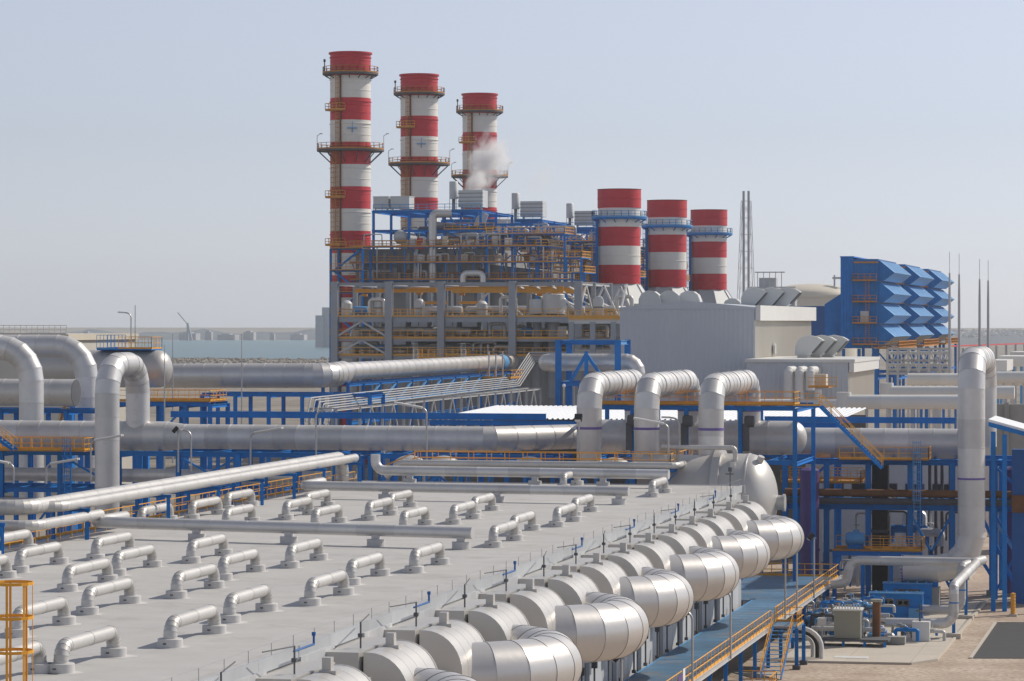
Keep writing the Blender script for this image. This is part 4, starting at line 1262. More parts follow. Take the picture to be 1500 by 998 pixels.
# two looping pipes right of the cabinets, on blue posts
for k, (Yp, zt, lab) in enumerate([(247.6, 4.65, 'looping pipe right of the cabinets, nearer of two'), (259.5, 5.0, 'looping pipe right of the cabinets, farther of two')]):
    xr = at(1397 if k == 0 else 1408, 880, Y=Yp).x
    t = thing('loop_pipe', (xr, Yp, 0), lab, 'pipe', 'looping pipes right of the cabinets')
    pts = [(xr - 5.5, Yp, 1.25), (xr, Yp, 1.25), (xr, Yp, zt), (xr + 1.5, Yp + 5, zt + .2)]
    if k == 0:
        pts = [(xr - 5.5, Yp, 1.25), (xr, Yp, 1.25), (xr, Yp, zt - .3), (xr + .9, Yp + 14, zt + .55), (xr - 10.0, Yp + 14.2, zt + .55), (xr - 10.4, Yp + 14.2, 3.2), (xr - 12, Yp + 14.2, 3.0)]
    clad_pipe(t, route(pts, [.5, 1.0, .7, .6, 1.0, .6, .5][:len(pts)], 2.4, 4), .4, 'pale_steel' if k else 'cladding', n=18)
    ring_band(t, (xr, Yp, 3.0), (0, 0, 1), .415, .1, 'blue_paint', 'blue_band')
for k, (px, py, h) in enumerate([(1397, 935, 4.4), (1415, 908, 4.8)]):
    p = at(px, py, z=0)
    t = thing('pipe_post', (p.x, p.y, 0), 'blue T-post on a concrete foot beside the looping pipes, %s' % ('nearer' if k == 0 else 'farther'), 'pipe support', 'blue posts on concrete feet')
    part(MB().ibeam((p.x, p.y, .4), (p.x, p.y, h), .26, .26), 'post', 'blue_paint', t)
    part(MB().beam((p.x - .4, p.y, h + .09), (p.x + .4, p.y, h + .09), .3, .16), 'head_plate', 'blue_paint', t)
    part(MB().box((p.x - .62, p.y - .62, 0), (p.x + .62, p.y + .62, .42)), 'footing', 'concrete', t, smooth=False)
p = at(1484, 903, z=0)
t = thing('striped_bollard', (p.x, p.y, 0), 'orange ribbed bollard on the gravel at the right edge', 'bollard')
part(MB().lathe([(0, .2)] + [(.2 + .03 * (i % 2), .2 + .14 * i) for i in range(14)] + [(0, 2.1)], (p.x, p.y, 0), 14), 'ribbed_post', 'orange_paint', t, angle=20)
part(MB().box((p.x - .35, p.y - .35, 0), (p.x + .35, p.y + .35, .22)), 'footing', 'concrete', t, smooth=False)

# ============================================================ MIDDLE DISTANCE
# horizontal tank with service cages above it
tx = at(232, 544, Y=312).x
t = thing('horizontal_tank', (tx, 312, 18), 'pale horizontal tank with a dished end behind the left arch', 'tank')
part(MB().lathe([(2.05, -14), (2.05, 0)], (tx, 312, 20.8), 36, 'X'), 'shell', 'vessel_white', t)
part(MB().lathe([(2.05 * math.cos(math.pi / 2 * i / 8), 1.5 * math.sin(math.pi / 2 * i / 8)) for i in range(8)] + [(.02, 1.5)], (tx, 312, 20.8), 36, 'X'), 'dished_end', 'vessel_white', t, angle=60)
for dx in (-10, -2):
    part(MB().box((tx + dx - .5, 310.6, 0), (tx + dx + .5, 313.4, 19.2)), 'saddle', 'blue_paint', t, smooth=False)
part(MB().box((tx - 6.5, 310.3, 22.85), (tx - .2, 313.7, 23.0)), 'top_deck', 'blue_paint', t, smooth=False)
part(rail_mesh([(tx - 6.5, 310.3, 23.0), (tx - 4.5, 310.3, 23.0)], sp=.4, h=1.5), 'blue_cage', 'light_blue', t)
part(rail_mesh([(tx - 6.5, 313.7, 23.0), (tx - 4.4, 313.7, 23.0)], sp=.4, h=1.5), 'blue_cage', 'blue_paint', t)
part(rail_mesh([(tx - 4.0, 310.3, 23.0), (tx - .2, 310.3, 23.0), (tx - .2, 313.7, 23.0), (tx - 4, 313.7, 23)], sp=.8, h=1.3), 'orange_cage', 'orange_paint', t)
for k, (px, yt, Y, lab) in enumerate([(198, 447, 318, 'thin lightning mast above the horizontal tank'), (253, 489, 322, 'thin pole right of the horizontal tank'), (354, 489, 330, 'thin pole above the pipeline, farther right'), (241, 505, 300, 'thin pole in front of the dished tank end')]):
    p = at(px, yt, Y=Y)
    solo(MB().tube([(p.x, Y, 10), (p.x, Y, p.z)], .07, 6, radii=[.11, .05]), 'mast', 'galvanised', lab, 'mast', 'thin poles at the left')
p = at(192, 452, Y=316)
lamp_post((p.x, 316, 18), 8.9, 'street lamp with an arm against the sky at the left', 'arm', (-1, 0))
# platform with orange rail in front of the tank
xa, xb = at(175, 590, Y=304).x, at(312, 590, Y=304).x
rack('blue rack under the orange-railed platform right of the left arch', xa, xb, 303, 309, (17.2,), 4, brace=((2, 14.5, 17, '/'),))
t = thing('tank_platform', (xa, 303, 17.4), 'orange-railed platform right of the left arch', 'platform')
for i in range(6):
    a = xa + (xb - xa) * i / 6
    part(MB().box((a, 303, 17.45), (a + (xb - xa) / 6 - .05, 308.5, 17.57)), 'deck_panel', 'orange_dull', t, smooth=False)
part(rail_mesh([(xa, 303, 17.57), (xb, 303, 17.57), (xb, 308.5, 17.57)], sp=1.2, t=.06), 'guard_rail', 'orange_paint', t)
part(rail_mesh([(xa, 308.5, 17.57), (xb, 308.5, 17.57)], sp=1.2), 'rear_rail', 'orange_paint', t)
t = thing('left_steps', (at(95, 590, Y=287).x, 287, 14), 'steep orange-railed steps between the two left elbows', 'stair')
stair(t, (at(104, 575, Y=287).x, 287, 18.8), (at(86, 610, Y=287).x, 287, 14.6), 1.0, 'orange_dull')
rack('blue rack behind the two left elbows', at(-40, 600, Y=285).x, at(150, 600, Y=285).x, 284, 288, (17.0, 14.4), 4)
# pale building at the left border behind the elbows
a, b = at(-60, 490, Y=420), at(98, 490, Y=420)
t = thing('left_hall', (a.x, 420, 0), 'long pale flat-roofed hall behind the left elbows', 'building')
part(MB().box((a.x, 420, 0), (b.x, 450, 23.2)), 'wall', 'wall_beige', t, smooth=False)
part(MB().box((a.x, 419.6, 23.2), (b.x + .4, 450, 24.1)), 'parapet', 'tank_cream', t, smooth=False)
part(rail_mesh([(a.x, 419.8, 24.1), (b.x, 419.8, 24.1)], sp=.9, h=1.3, t=.07), 'roof_rail', 'tank_cream', t)
for i in range(7):
    xx = a.x + 1.5 + i * 2.2
    f = part(MB().box((xx, 419.9, 20.4), (xx + 1.2, 419.995, 21.8)), 'window', 'dark_grey', t, smooth=False)
    part(MB().box((xx + .1, 419.86, 20.5), (xx + 1.1, 419.895, 21.7)), 'pane', 'black', f, smooth=False)

# pipeline: cross run, then a long run towards the boilers
PX = -103.5
xa, xb = at(258, 545, Y=356).x, at(312, 545, Y=352).x
t = thing('cross_pipeline', (xa, 352, 17), 'thick metal-clad pipeline crossing behind the tank, ending in a bright elbow', 'pipe')
clad_pipe(t, route([(xa, 352, 19.3), (PX + .3, 352, 19.4), (PX + .3, 359, 19.6)], 2.6, 2.6, 5), 1.5, 'bright_cladding', n=28)
t = thing('long_pipeline', (PX, 356, 18), 'long metal-clad pipeline running back towards the boiler frame', 'pipe')
clad_pipe(t, route([(PX, 356, 19.75), (PX, 455, 19.75)], 1, 3.3), 1.13, 'bright_cladding', n=26)
part(MB().lathe([(1.2, -1.4), (1.2, 1.4)], (PX, 447, 19.75), 26, 'Y'), 'blue_collar', 'light_blue', t)
rack('blue portal rack under the cross pipeline', at(300, 580, Y=346).x, at(545, 580, Y=346).x, 345, 351, (17.2, 14.8), 5, w=.4)
t = rack('blue rack under the long pipeline', PX - 1.6, PX + 1.6, 357, 452, (18.3,), 1, w=.35)
for y in range(364, 452, 8):
    part(MB().ibeam((PX + 1.6, y, 0), (PX + 1.6, y, 18.2), .35, .35), 'column', 'blue_paint', t)
    part(MB().beam((PX + 1.6, y, 15.4), (PX + 1.6, y + 8, 18), .2), 'brace', 'light_blue', t)
part(MB().ibeam((PX + 1.6, 357, 16.0), (PX + 1.6, 452, 16.0), .25, .5), 'long_beam', 'light_blue', t)
part(MB().ibeam((PX + 1.6, 357, 13.4), (PX + 1.6, 452, 13.4), .25, .5), 'long_beam', 'blue_paint', t)
# bundle of thin parallel pipes beside it
for k in range(6):
    x = -98.0 + .2 * k
    z = 17.3 - .26 * k
    solo(MB().tube(route([(x, 326 + k, z - 2.6), (x, 328 + k, z), (x, 432, z + .5), (x, 443, z + 4.0), (x + 14, 445 + k, z + 4.0)], .5, 500, 3), .09, 8), 'bundle_pipe', 'galvanised',
         'thin pale pipe in the parallel bundle running to the boilers, %s from the left' % ORD[k], 'pipe', 'parallel thin pipes')
t = rack('grey trestle under the bundle of thin pipes', -98.8, -95.6, 330, 440, (16.0,), 1, 'pale_steel', w=.25)
for y in range(340, 440, 10):
    part(MB().ibeam((-95.6, y, 0), (-95.6, y, 16), .3, .3), 'column', 'pale_steel', t)
    part(MB().beam((-95.6, y, 9), (-95.6, y + 5, 16), .18).beam((-95.6, y + 10, 9), (-95.6, y + 5, 16), .18), 'brace', 'pale_steel', t)
t = thing('valve_platform', (-104, 430, 18), 'orange-railed valve platform at the far end of the long pipeline', 'platform')
part(MB().box((-102.2, 428, 17.6), (-97.5, 436, 17.75)), 'deck', 'orange_dull', t, smooth=False)
part(rail_mesh([(-102.2, 428, 17.75), (-97.5, 428, 17.75), (-97.5, 436, 17.75)], sp=1.1, t=.07), 'guard_rail', 'orange_paint', t)
part(MB().tube([(-101.2, 430, 17.7), (-101.2, 430, 21.6)], .12, 8).tube([(-100.4, 431, 17.7), (-100.4, 431, 21.2)], .12, 8).tube([(-99.6, 432, 17.7), (-99.6, 432, 21.6)], .12, 8), 'valve_stems', 'pale_steel', t)
for x in (-102, -97.7):
    part(MB().ibeam((x, 429, 0), (x, 429, 17.6), .3, .3), 'leg', 'pale_steel', t)

# white ribbed shed roof behind the manifold
xa, xb = at(634, 614, Y=300).x, at(1225, 614, Y=300).x
t = thing('long_shed', (xa, 300, 0), 'long low shed with a bright white ribbed roof behind the manifold', 'shed')
mb = MB().corrugated((xa, 300, 16.0), (xb - xa, 0, 0), (0, 28, 0.5), .55, .12, (0, 0, 1))
part(mb, 'ribbed_roof', 'shed_roof', t, smooth=False)
part(MB().ibeam((xa - .3, 299.8, 15.6), (xb + .3, 299.8, 15.6), .3, .5), 'eaves_beam', 'blue_paint', t)
for i in range(9):
    x = xa + (xb - xa) * i / 8
    part(MB().ibeam((x, 300, 0), (x, 300, 15.4), .4, .4), 'column', 'blue_paint', t)
part(MB().box((xa, 327.6, 0), (xb, 328, 15.8)), 'rear_wall', 'dark_grey', t, smooth=False)
# blue beam running in front of it
solo(MB().ibeam((at(250, 615, Y=280).x, 280, 16.9), (at(800, 615, Y=280).x, 280, 16.9), .3, .6), 'tie_beam', 'blue_paint', 'long blue beam just above the manifold at the middle', 'beam')
solo(MB().ibeam((at(1120, 618, Y=296).x, 296, 16.3), (at(1400, 618, Y=296).x, 296, 16.3), .3, .6), 'tie_beam', 'blue_paint', 'long blue beam just above the right-hand thick pipe', 'beam')

# blue gantry with a large pipe through it
ga, gb = at(818, 560, Y=335).x, at(905, 560, Y=335).x
t = thing('blue_gantry', (ga, 335, 0), 'tall blue portal gantry left of the grey hall with a pipe through it', 'gantry')
for x in (ga, gb):
    for y in (335, 341):
        part(MB().ibeam((x, y, 0), (x, y, 23.9), .62, .62), 'column', 'blue_paint', t)
for z in (23.6, 18.9, 13.0):
    part(MB().ibeam((ga, 335, z), (gb, 335, z), .4, .5), 'beam', 'blue_paint', t)
    part(MB().ibeam((ga, 341, z), (gb, 341, z), .4, .5), 'beam', 'blue_paint', t)
    for x in (ga, gb):
        part(MB().ibeam((x, 335.3, z), (x, 340.7, z), .4, .5), 'side_beam', 'light_blue', t)
gm = (ga + gb) / 2
part(MB().ibeam((gm - .2, 335, 18.9), (gm - .2, 335, 22.6), .4, .4), 'king_post', 'blue_paint', t)
part(MB().beam((gm - .2, 335, 22.3), (ga + 1.4, 335, 19.1), .35).beam((gm - .2, 335, 22.3), (gb - 1.4, 335, 19.1), .35), 'brace', 'blue_paint', t)
part(MB().ibeam((gm - 1.2, 337, 0), (gm - 1.2, 337, 18.7), .6, .6), 'inner_column', 'blue_paint', t)
gp = thing('gantry_pipe', (ga - 6, 338, 20), 'thick metal pipe lying inside the tall blue gantry', 'pipe')
clad_pipe(gp, route([(ga - 2.2, 345, 21.0), (ga - 2.2, 338, 21.3), (gb + 1.6, 338, 21.3), (gb + 1.6, 338, 12)], 1.2, 2.4, 4), 1.0, 'bright_cladding', n=24)
gp = thing('gantry_elbow', (gm, 339, 14), 'dull thick elbow pipe low inside the tall blue gantry', 'pipe')
clad_pipe(gp, route([(gm + 2.5, 339, 16.5), (gm, 339, 16.8), (gm - 1.5, 339, 9)], 1.4, 2, 4), 1.0, 'old_cladding', n=22)
p = at(826, 560, Y=330)
lamp_post((p.x, 330, 11), 7.6, 'lamp post with a globe in front of the blue gantry', 'globe')

# ============================================================ GREY HALL AND ANNEX
HX0, HX1, HY0, HY1 = at(908, 500, Y=381).x, -54.8, 381.0, 438.5
t = thing('grey_hall', (HX0, HY0, 0), 'large grey ribbed hall behind the arched pipes', 'building')
EZ = 27.7
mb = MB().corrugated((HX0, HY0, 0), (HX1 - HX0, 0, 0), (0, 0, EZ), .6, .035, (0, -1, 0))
part(mb, 'front_cladding', 'wall_grey', t, smooth=False)  # greyer than the sunlit side; this face's shade is put into the colour
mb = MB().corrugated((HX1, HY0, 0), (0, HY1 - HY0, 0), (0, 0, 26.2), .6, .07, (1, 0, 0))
part(mb, 'side_cladding', 'wall_beige', t, smooth=False)  # warmer, sunlit tone of this side is in the colour
part(MB().prism([(HX0 + .1, HY0 + .15, 0), (HX1 - .1, HY0 + .15, 0), (HX1 - .1, HY0 + .15, EZ), ((HX0 + HX1) / 2, HY0 + .15, EZ + .75), (HX0 + .1, HY0 + .15, EZ)], (0, HY1 - HY0 - .3, 0)), 'core', 'wall_grey', t, smooth=False)
part(MB().prism([(HX0 - .15, HY0 - .12, EZ - .1), (HX1 + .3, HY0 - .12, EZ - .1), (HX1 + .3, HY0 - .12, EZ + .1), ((HX0 + HX1) / 2, HY0 - .12, EZ + .95), (HX0 - .15, HY0 - .12, EZ + .1)], (0, .2, 0)), 'gable_trim', 'wall_grey', t, smooth=False)
part(MB().box((HX1 + .1, HY0 - .1, 26.1), (HX1 + .75, HY1 + .4, EZ + .35)), 'side_fascia', 'fascia', t, smooth=False)
part(MB().box((HX1 - .15, HY0 - .16, 0), (HX1 + .12, HY0 - .08, 26.1)), 'corner_trim', 'fascia', t, smooth=False)
AX0, AX1, AY0, AY1 = HX1 + .3, at(1243, 530, Y=372).x, 372.0, 402.0
AZ = 21.2
t = thing('hall_annex', (AX0, AY0, 0), 'lower ribbed annex with a pale flat roof beside the grey hall', 'building')
part(MB().corrugated((AX0, AY0, 0), (AX1 - AX0, 0, 0), (0, 0, AZ - .2), .6, .035, (0, -1, 0)), 'front_cladding', 'wall_grey', t, smooth=False)  # annex front likewise: shade put into its grey
part(MB().corrugated((AX1, AY0, 0), (0, AY1 - AY0, 0), (0, 0, AZ - 1.2), .6, .07, (1, 0, 0)), 'side_cladding', 'wall_beige', t, smooth=False)  # annex side likewise: sunlit beige in the colour
part(MB().box((AX0 + .1, AY0 + .1, 0), (AX1 - .1, AY1 - .1, AZ - .3)), 'core', 'wall_grey', t, smooth=False)
part(MB().box((AX0 - .2, AY0 - .3, AZ - .29), (AX1 + .8, AY1, AZ + .1)), 'roof_slab', 'fascia', t, smooth=False)
part(MB().box((AX1 + .1, AY0 - .25, AZ - 1.5), (AX1 + .7, AY1, AZ - .295)), 'side_fascia', 'fascia', t, smooth=False)
part(MB().lathe([(.75, 0), (.8, .1), (.75, .25), (0, .25)], (HX1 + .25, HY0 + 16, 22.3), 18, 'X'), 'wall_fan', 'pale_steel', t)

def gooseneck(x, y, z, s, lab, group, mouth=True):
    """roof ventilator: neck and a curved hood that opens to the right"""
    t = thing('roof_ventilator', (x, y, z), lab, 'ventilator', group)
    if mouth:
        out = [(0, .5), (0, 1.6), (.35, 2.5), (1.0, 3.05), (1.9, 3.25), (3.0, 3.0), (3.8, 2.55)]
        inn = [(2.2, .75), (1.9, .5)]
    else:
        out = [(0, .5), (0, 2.0), (.5, 3.0), (1.5, 3.5), (2.6, 3.4), (3.4, 2.8), (3.8, 1.8), (3.9, .5)]
        inn = []
    poly = [(x + a * s, y, z + b * s) for a, b in out + inn]
    h = part(MB().prism(poly, (0, 3.0 * s, 0)), 'hood', 'vent_grey', t, smooth=False)
    if mouth:
        a, b = Vector((x + 3.8 * s, y, z + 2.55 * s)), Vector((x + 2.2 * s, y, z + .75 * s))
        part(MB().beam((a + b) / 2 + Vector((.05 * s, .1, -.05 * s)), (a + b) / 2 + Vector((.05 * s, 3.0 * s - .1, -.05 * s)), 2.2 * s, .1 * s, up=Vector((.75, 0, -.66))), 'mouth_grille', 'dark_grey', h)
    for k in range(len(out) - 1):
        a, b = out[k], out[k + 1]
        part(MB().beam((x + a[0] * s, y - .02, z + a[1] * s), (x + b[0] * s, y - .02, z + b[1] * s), .08, .16 * s), 'rim', 'fascia', h)
    part(MB().box((x + .25 * s, y + .2, z), (x + 1.7 * s, y + 2.8 * s, z + .6 * s)), 'neck', 'vent_grey', t, smooth=False)
for k, px in enumerate((1170, 1189, 1207)):
    p = at(px - 5, 515, Y=386 + 3.5 * k)
    gooseneck(p.x, 386 + 3.5 * k, AZ, .92, 'curved ventilator on the annex roof, %s of three' % ('left', 'middle', 'right')[k], 'ventilators on the annex roof')
for k, px in enumerate((1086, 1110, 1132)):
    p = at(px, 447, Y=428)
    gooseneck(p.x, 428 + k, EZ + .1, .95, 'curved ventilator with slanted mouth on the grey hall roof, %s of three' % ('left', 'middle', 'right')[k], 'slanted ventilators on the hall roof')
for k, px in enumerate((936, 963, 990)):
    p = at(px, 447, Y=424)
    gooseneck(p.x, 424 + k, EZ - .2, .82, 'round-backed ventilator on the grey hall roof, %s of three' % ('left', 'middle', 'right')[k], 'round ventilators on the hall roof', False)
p = at(1059, 447, Y=432)
gooseneck(p.x, 432, EZ - .9, .72, 'lowest round-backed ventilator at the right end of the grey hall roof', 'round ventilators on the hall roof', False)

# white ducts and pipes in front of the annex
for k, px in enumerate((1155, 1171, 1187)):
    p = at(px, 560, Y=369)
    t = thing('wall_duct', (p.x, 369, 10), 'white vertical duct with bent top on the annex wall, %s of three' % ('left', 'middle', 'right')[k], 'duct', 'white ducts on the annex wall')
    zb = 12.0 if k < 2 else 17.5
    clad_pipe(t, route([(p.x, 369, zb), (p.x, 369, 19.9), (p.x + .5, 371.9, 19.9)], .5, 3, 3), .58, 'fascia', n=16)
    if k == 2:
        part(MB().tube([(p.x + .9, 369.4, 15.5), (p.x + .9, 369.4, 17.6)], .5, 12), 'drop_leg', 'fascia', t)
for k, (x0, x1, yv, Y, r, lab) in enumerate([(1236, 1404, 589, 352, .85, 'white pipe with an upturned end in front of the annex, nearer'), (1299, 1486, 575, 366, .8, 'white pipe right of the annex, farther, running behind the tall arch'),
                                       (1100, 1236, 592, 358, .6, 'white pipe low in front of the annex wall ducts'), (1330, 1520, 556, 395, .8, 'pale pipe under the steel trestle at the right'), (1455, 1530, 553, 380, .75, 'pale pipe right of the tall arch')]):
    a, b = at(x0, yv, Y=Y), at(x1, yv, Y=Y)
    t = thing('white_pipe', a, lab, 'pipe')
    pts = [a + Vector((0, 1.5, 1.6)), a + Vector((0, 0, 1.2)), a, b] if k == 0 else [a, b]
    clad_pipe(t, route(pts[-2:], 1, 4.5), r, 'fascia', n=18)
    if k < 2:
        part(MB().tube([a + Vector((0, 0, -r)), a + Vector((0, 0, 1.15))], r * 1.03, 18), 'upturned_end', 'fascia', t)
    for i in range(1, 5):
        q = a + (b - a) * i / 5
        part(MB().ibeam((q.x, q.y, 0), (q.x, q.y, q.z - r), .35, .35), 'support', 'pale_steel', t)
a, b = at(1187, 597, Y=360), at(1229, 597, Y=360)
t = thing('annex_platform', a, 'small orange-railed platform in front of the annex wall ducts', 'platform')
part(MB().box((a.x, 358, a.z), (b.x, 362, a.z + .15)), 'deck', 'orange_dull', t, smooth=False)
part(rail_mesh([(a.x, 358, a.z + .15), (b.x, 358, a.z + .15), (b.x, 362, a.z + .15)], sp=.9, t=.07), 'guard_rail', 'orange_paint', t)
part(MB().box((a.x, 358, a.z + 2.4), (b.x - 1, 362, a.z + 2.55)), 'upper_deck', 'orange_dull', t, smooth=False)
part(rail_mesh([(a.x, 358, a.z + 2.55), (b.x, 358, a.z + 2.55)], sp=.9, t=.07), 'upper_rail', 'orange_paint', t)
part(MB().box((a.x + .6, 359, a.z + 2.6), (a.x + 2.0, 361, a.z + 4.0)), 'equipment_box', 'tank_cream', t, smooth=False)
for x in (a.x + .1, b.x - .1):
    part(MB().ibeam((x, 358.2, 0), (x, 358.2, a.z), .3, .3), 'leg', 'blue_paint', t)
# concrete screen wall at the right border
a, b = at(1452, 590, Y=345), at(1560, 590, Y=345)
solo(MB().box((a.x, 345, 0), (b.x, 346, 16.6)).box((a.x + 1.5, 344.6, 0), (a.x + 2, 345, 16.8)), 'screen_wall', 'concrete_grey', 'grey block wall right of the tall arch pipe', 'wall', smooth=False)

# ============================================================ BOILERS, STACKS AND FILTER HOUSES (three alike units one behind the other)
UY = [530.0, 580.0, 632.0]
UN = ['nearest', 'middle', 'farthest']
camdir = Vector((SN, -CS, 0))             # towards the viewer from the plant, for ladders on the visible side
# tall stack
SX = -150.8
t = thing('tall_stack', (SX, UY[0], 0), 'nearest and leftmost tall red and white chimney with platforms', 'chimney', 'tall red and white stacks')
R0 = 3.72
zt = 74.9
z = zt
k = 0
def rot(a):
    """direction on the stack wall; a = degrees right of the line to the camera"""
    b = math.atan2(-CS, SN) + R(a)
    return Vector((math.cos(b), math.sin(b), 0))
while z > 0:
    zb = max(0, z - 4.05)
    col = 'red_band' if k % 2 == 0 else 'white_band'
    prof = [(R0, zb + .01), (R0, zb + 1.3), (R0 + .05, zb + 1.32), (R0 + .05, zb + 1.40), (R0, zb + 1.42), (R0, zb + 2.7), (R0 + .05, zb + 2.72), (R0 + .05, zb + 2.8), (R0, zb + 2.82), (R0, z)]
    b = part(MB().lathe(prof, (SX, UY[0], 0), 40), 'red_band' if k % 2 == 0 else 'white_band', col, t, angle=30)
    part(MB().lathe([(R0 + .01, zb + 3.3), (R0 + .14, zb + 3.33), (R0 + .14, zb + 3.47), (R0 + .01, zb + 3.5)], (SX, UY[0], 0), 40), 'flange', col, b, angle=30)
    z = zb
    k += 1
part(MB().lathe([(R0, zt - .05), (R0 + .28, zt), (R0 + .28, zt + .3), (R0 - .25, zt + .3), (R0 - .3, zt - 1.5)], (SX, UY[0], 0), 40), 'top_rim', 'red_band', t, angle=30)
def ring_platform(root, c, z, r0, r1, mdeck, mrail, nb=12, brk=2.0):
    c = Vector((c[0], c[1], z))
    p = part(MB().lathe([(r0, -.35), (r1, -.3), (r1, 0), (r0, 0)], c, 40), 'ring_deck', mdeck, root, angle=30)
    part(MB().lathe([(r1 - .02, 0.0), (r1 + .03, 0.0), (r1 + .03, .25), (r1 - .02, .25)], c, 40), 'toe_board', mrail, p, angle=30)
    pts = [c + Vector((math.cos(a) * (r1 - .05), math.sin(a) * (r1 - .05), 0)) for a in [2 * math.pi * i / 24 for i in range(25)]]
    part(rail_mesh(pts, sp=9, h=1.15, t=.08, toe=False), 'guard_rail', mrail, p)
    mb = MB()
    for i in range(nb):
        a = 2 * math.pi * i / nb
        d = Vector((math.cos(a), math.sin(a), 0))
        mb.beam(c + d * r0 + Vector((0, 0, -brk)), c + d * (r1 - .2) + Vector((0, 0, -.35)), .14)
    part(mb, 'brackets', mdeck, p)
ring_platform(t, (SX, UY[0]), 71.4, R0, 5.1, 'dark_grey', 'orange_dull', 14, 1.0)
ring_platform(t, (SX, UY[0]), 57.4, R0, 6.15, 'dark_grey', 'orange_dull', 12, 2.4)
for zz in (64.6, 48.7, 40.0):
    d = rot(-38)
    sd = Vector((-d.y, d.x, 0))
    c = Vector((SX, UY[0], zz)) + d * R0
    quad = [c - sd * 1.9 - d * .8, c + sd * 1.7 - d * .3, c + sd * 1.7 + d * 1.1, c - sd * 1.9 + d * 1.1]
    pl = part(MB().prism(quad, (0, 0, -.25)), 'balcony', 'orange_dull', t, smooth=False)
    part(rail_mesh([q + Vector((0, 0, .01)) for q in (quad[0], quad[3], quad[2], quad[1])], sp=1.0, t=.08), 'guard_rail', 'orange_paint', pl)
for (a, z0, z1) in ((-31, 5, 71.5), (-45, 40, 57)):
    d = rot(a)
    c = Vector((SX, UY[0], 0)) + d * (R0 + .2)
    part(ladder_mesh(c, z0, z1, d, .6), 'caged_ladder', 'orange_dull', t)
d = rot(-25)
c = Vector((SX, UY[0], 0)) + d * (R0 + .15)
part(MB().tube([(c.x, c.y, 3), (c.x, c.y, 71)], .14, 8), 'cable_riser', 'rust', t)
for a in (-90, 90):
    d = rot(a)
    c = Vector((SX, UY[0], 57.4)) + d * 6.1
    part(MB().tube([c, c + Vector((0, 0, 2.6)), c + Vector((.7, 0, 3.0))], .06, 6).box((c.x + .5, c.y - .15, c.z + 2.9), (c.x + 1.0, c.y + .15, c.z + 3.05)), 'platform_lamp', 'pale_steel', t)
d = rot(8)
c = Vector((SX, UY[0], 61.2)) + d * (R0 + .1)
sd = Vector((-d.y, d.x, 0))
part(MB().beam(c - sd * .9, c + sd * .9, .4, .14).beam(c, c + Vector((0, 0, 1.2)) + d * .5, .07).beam(c, c + Vector((0, 0, -.8)), .14), 'sampling_bracket', 'light_blue', t)
d = rot(-105)
c = Vector((SX, UY[0], 71.4)) + d * 5.0
part(MB().tube([c, c + Vector((0, 0, 2.2))], .1, 6).lathe([(0, 2.2), (.22, 2.25), (.22, 2.7), (0, 2.8)], c, 8), 'warning_light', 'dark_grey', t)
for k in (1, 2):
    c = copy_tree(t, (0, UY[k] - UY[0], 0))
    c['label'] = ('middle of the three tall red and white chimneys', 'farthest tall red and white chimney, partly behind steam')[k - 1]

# bypass stack
BX, BR = -100.7, 3.8
t = thing('short_stack', (BX, UY[0], 0), 'nearest and largest of the three short red and white stacks', 'chimney', 'short red and white stacks')
zt = 49.7
for k in range(5):
    z1 = zt - 3.4 * k
    z0 = z1 - 3.4
    rr = BR + (.12 if k == 0 else 0)
    b = part(MB().lathe([(rr, z0 + .01), (rr, z1)], (BX, UY[0], 0), 28), 'red_band' if k % 2 == 0 else 'white_band', 'red_band' if k % 2 == 0 else 'white_band', t, angle=20)
    part(MB().lathe([(rr, z0 + 1.6), (rr + .06, z0 + 1.62), (rr + .06, z0 + 1.72), (rr, z0 + 1.74)], (BX, UY[0], 0), 28), 'flange', 'red_band' if k % 2 == 0 else 'white_band', b, angle=20)
part(MB().lathe([(BR + .13, zt - .1), (BR + .2, zt), (BR - .2, zt + .02), (BR - .2, zt - 2)], (BX, UY[0], 0), 28), 'top_rim', 'rust', t, angle=20)
ring_platform(t, (BX, UY[0]), 44.6, BR, 5.0, 'blue_paint', 'light_blue', 12, .9)
d = rot(-75)
c = Vector((BX, UY[0], 0)) + d * (BR + .4)
part(ladder_mesh(c, 30, 45, d, .7), 'caged_ladder', 'blue_paint', t)
part(MB().beam((c.x, c.y, 31) , (c.x, c.y, 45), .5, .5), 'ladder_column', 'blue_paint', t)
# transition: octagon to square
zb = zt - 17
oc = [Vector((BX + (BR + .05) * math.cos(a), UY[0] + (BR + .05) * math.sin(a), zb)) for a in [math.pi / 8 + math.pi / 4 * i for i in range(8)]]
hw = 5.8
sq = [Vector((BX + hw * sx, UY[0] + hw * sy, zb - 3.6)) for sx, sy in ((1, .45), (.45, 1), (-.45, 1), (-1, .45), (-1, -.45), (-.45, -1), (.45, -1), (1, -.45))]
mb = MB().add(oc + sq, [(i, (i + 1) % 8, 8 + (i + 1) % 8, 8 + i) for i in range(8)])
tr = part(mb, 'transition', 'vent_grey', t, smooth=False)
for i in range(8):
    part(MB().beam(oc[i], sq[i], .18), 'rib', 'grey_steel', tr)
part(MB().box((BX - hw, UY[0] - hw, 8), (BX + hw, UY[0] + hw, zb - 3.6)), 'diverter_casing', 'wall_grey', t, smooth=False)
part(MB().box((BX - hw - .25, UY[0] - hw - .25, zb - 3.9), (BX + hw + .25, UY[0] + hw + .25, zb - 3.55)), 'casing_flange', 'fascia', t, smooth=False)
mb = MB()
for i in range(9):
    x = BX - hw + 2 * hw * i / 8
    mb.beam((x, UY[0] - hw - .12, 10), (x, UY[0] - hw - .12, zb - 3.9), .2)
    mb.beam((BX + hw + .12, UY[0] - hw + 2 * hw * i / 8, 10), (BX + hw + .12, UY[0] - hw + 2 * hw * i / 8, zb - 3.9), .2)
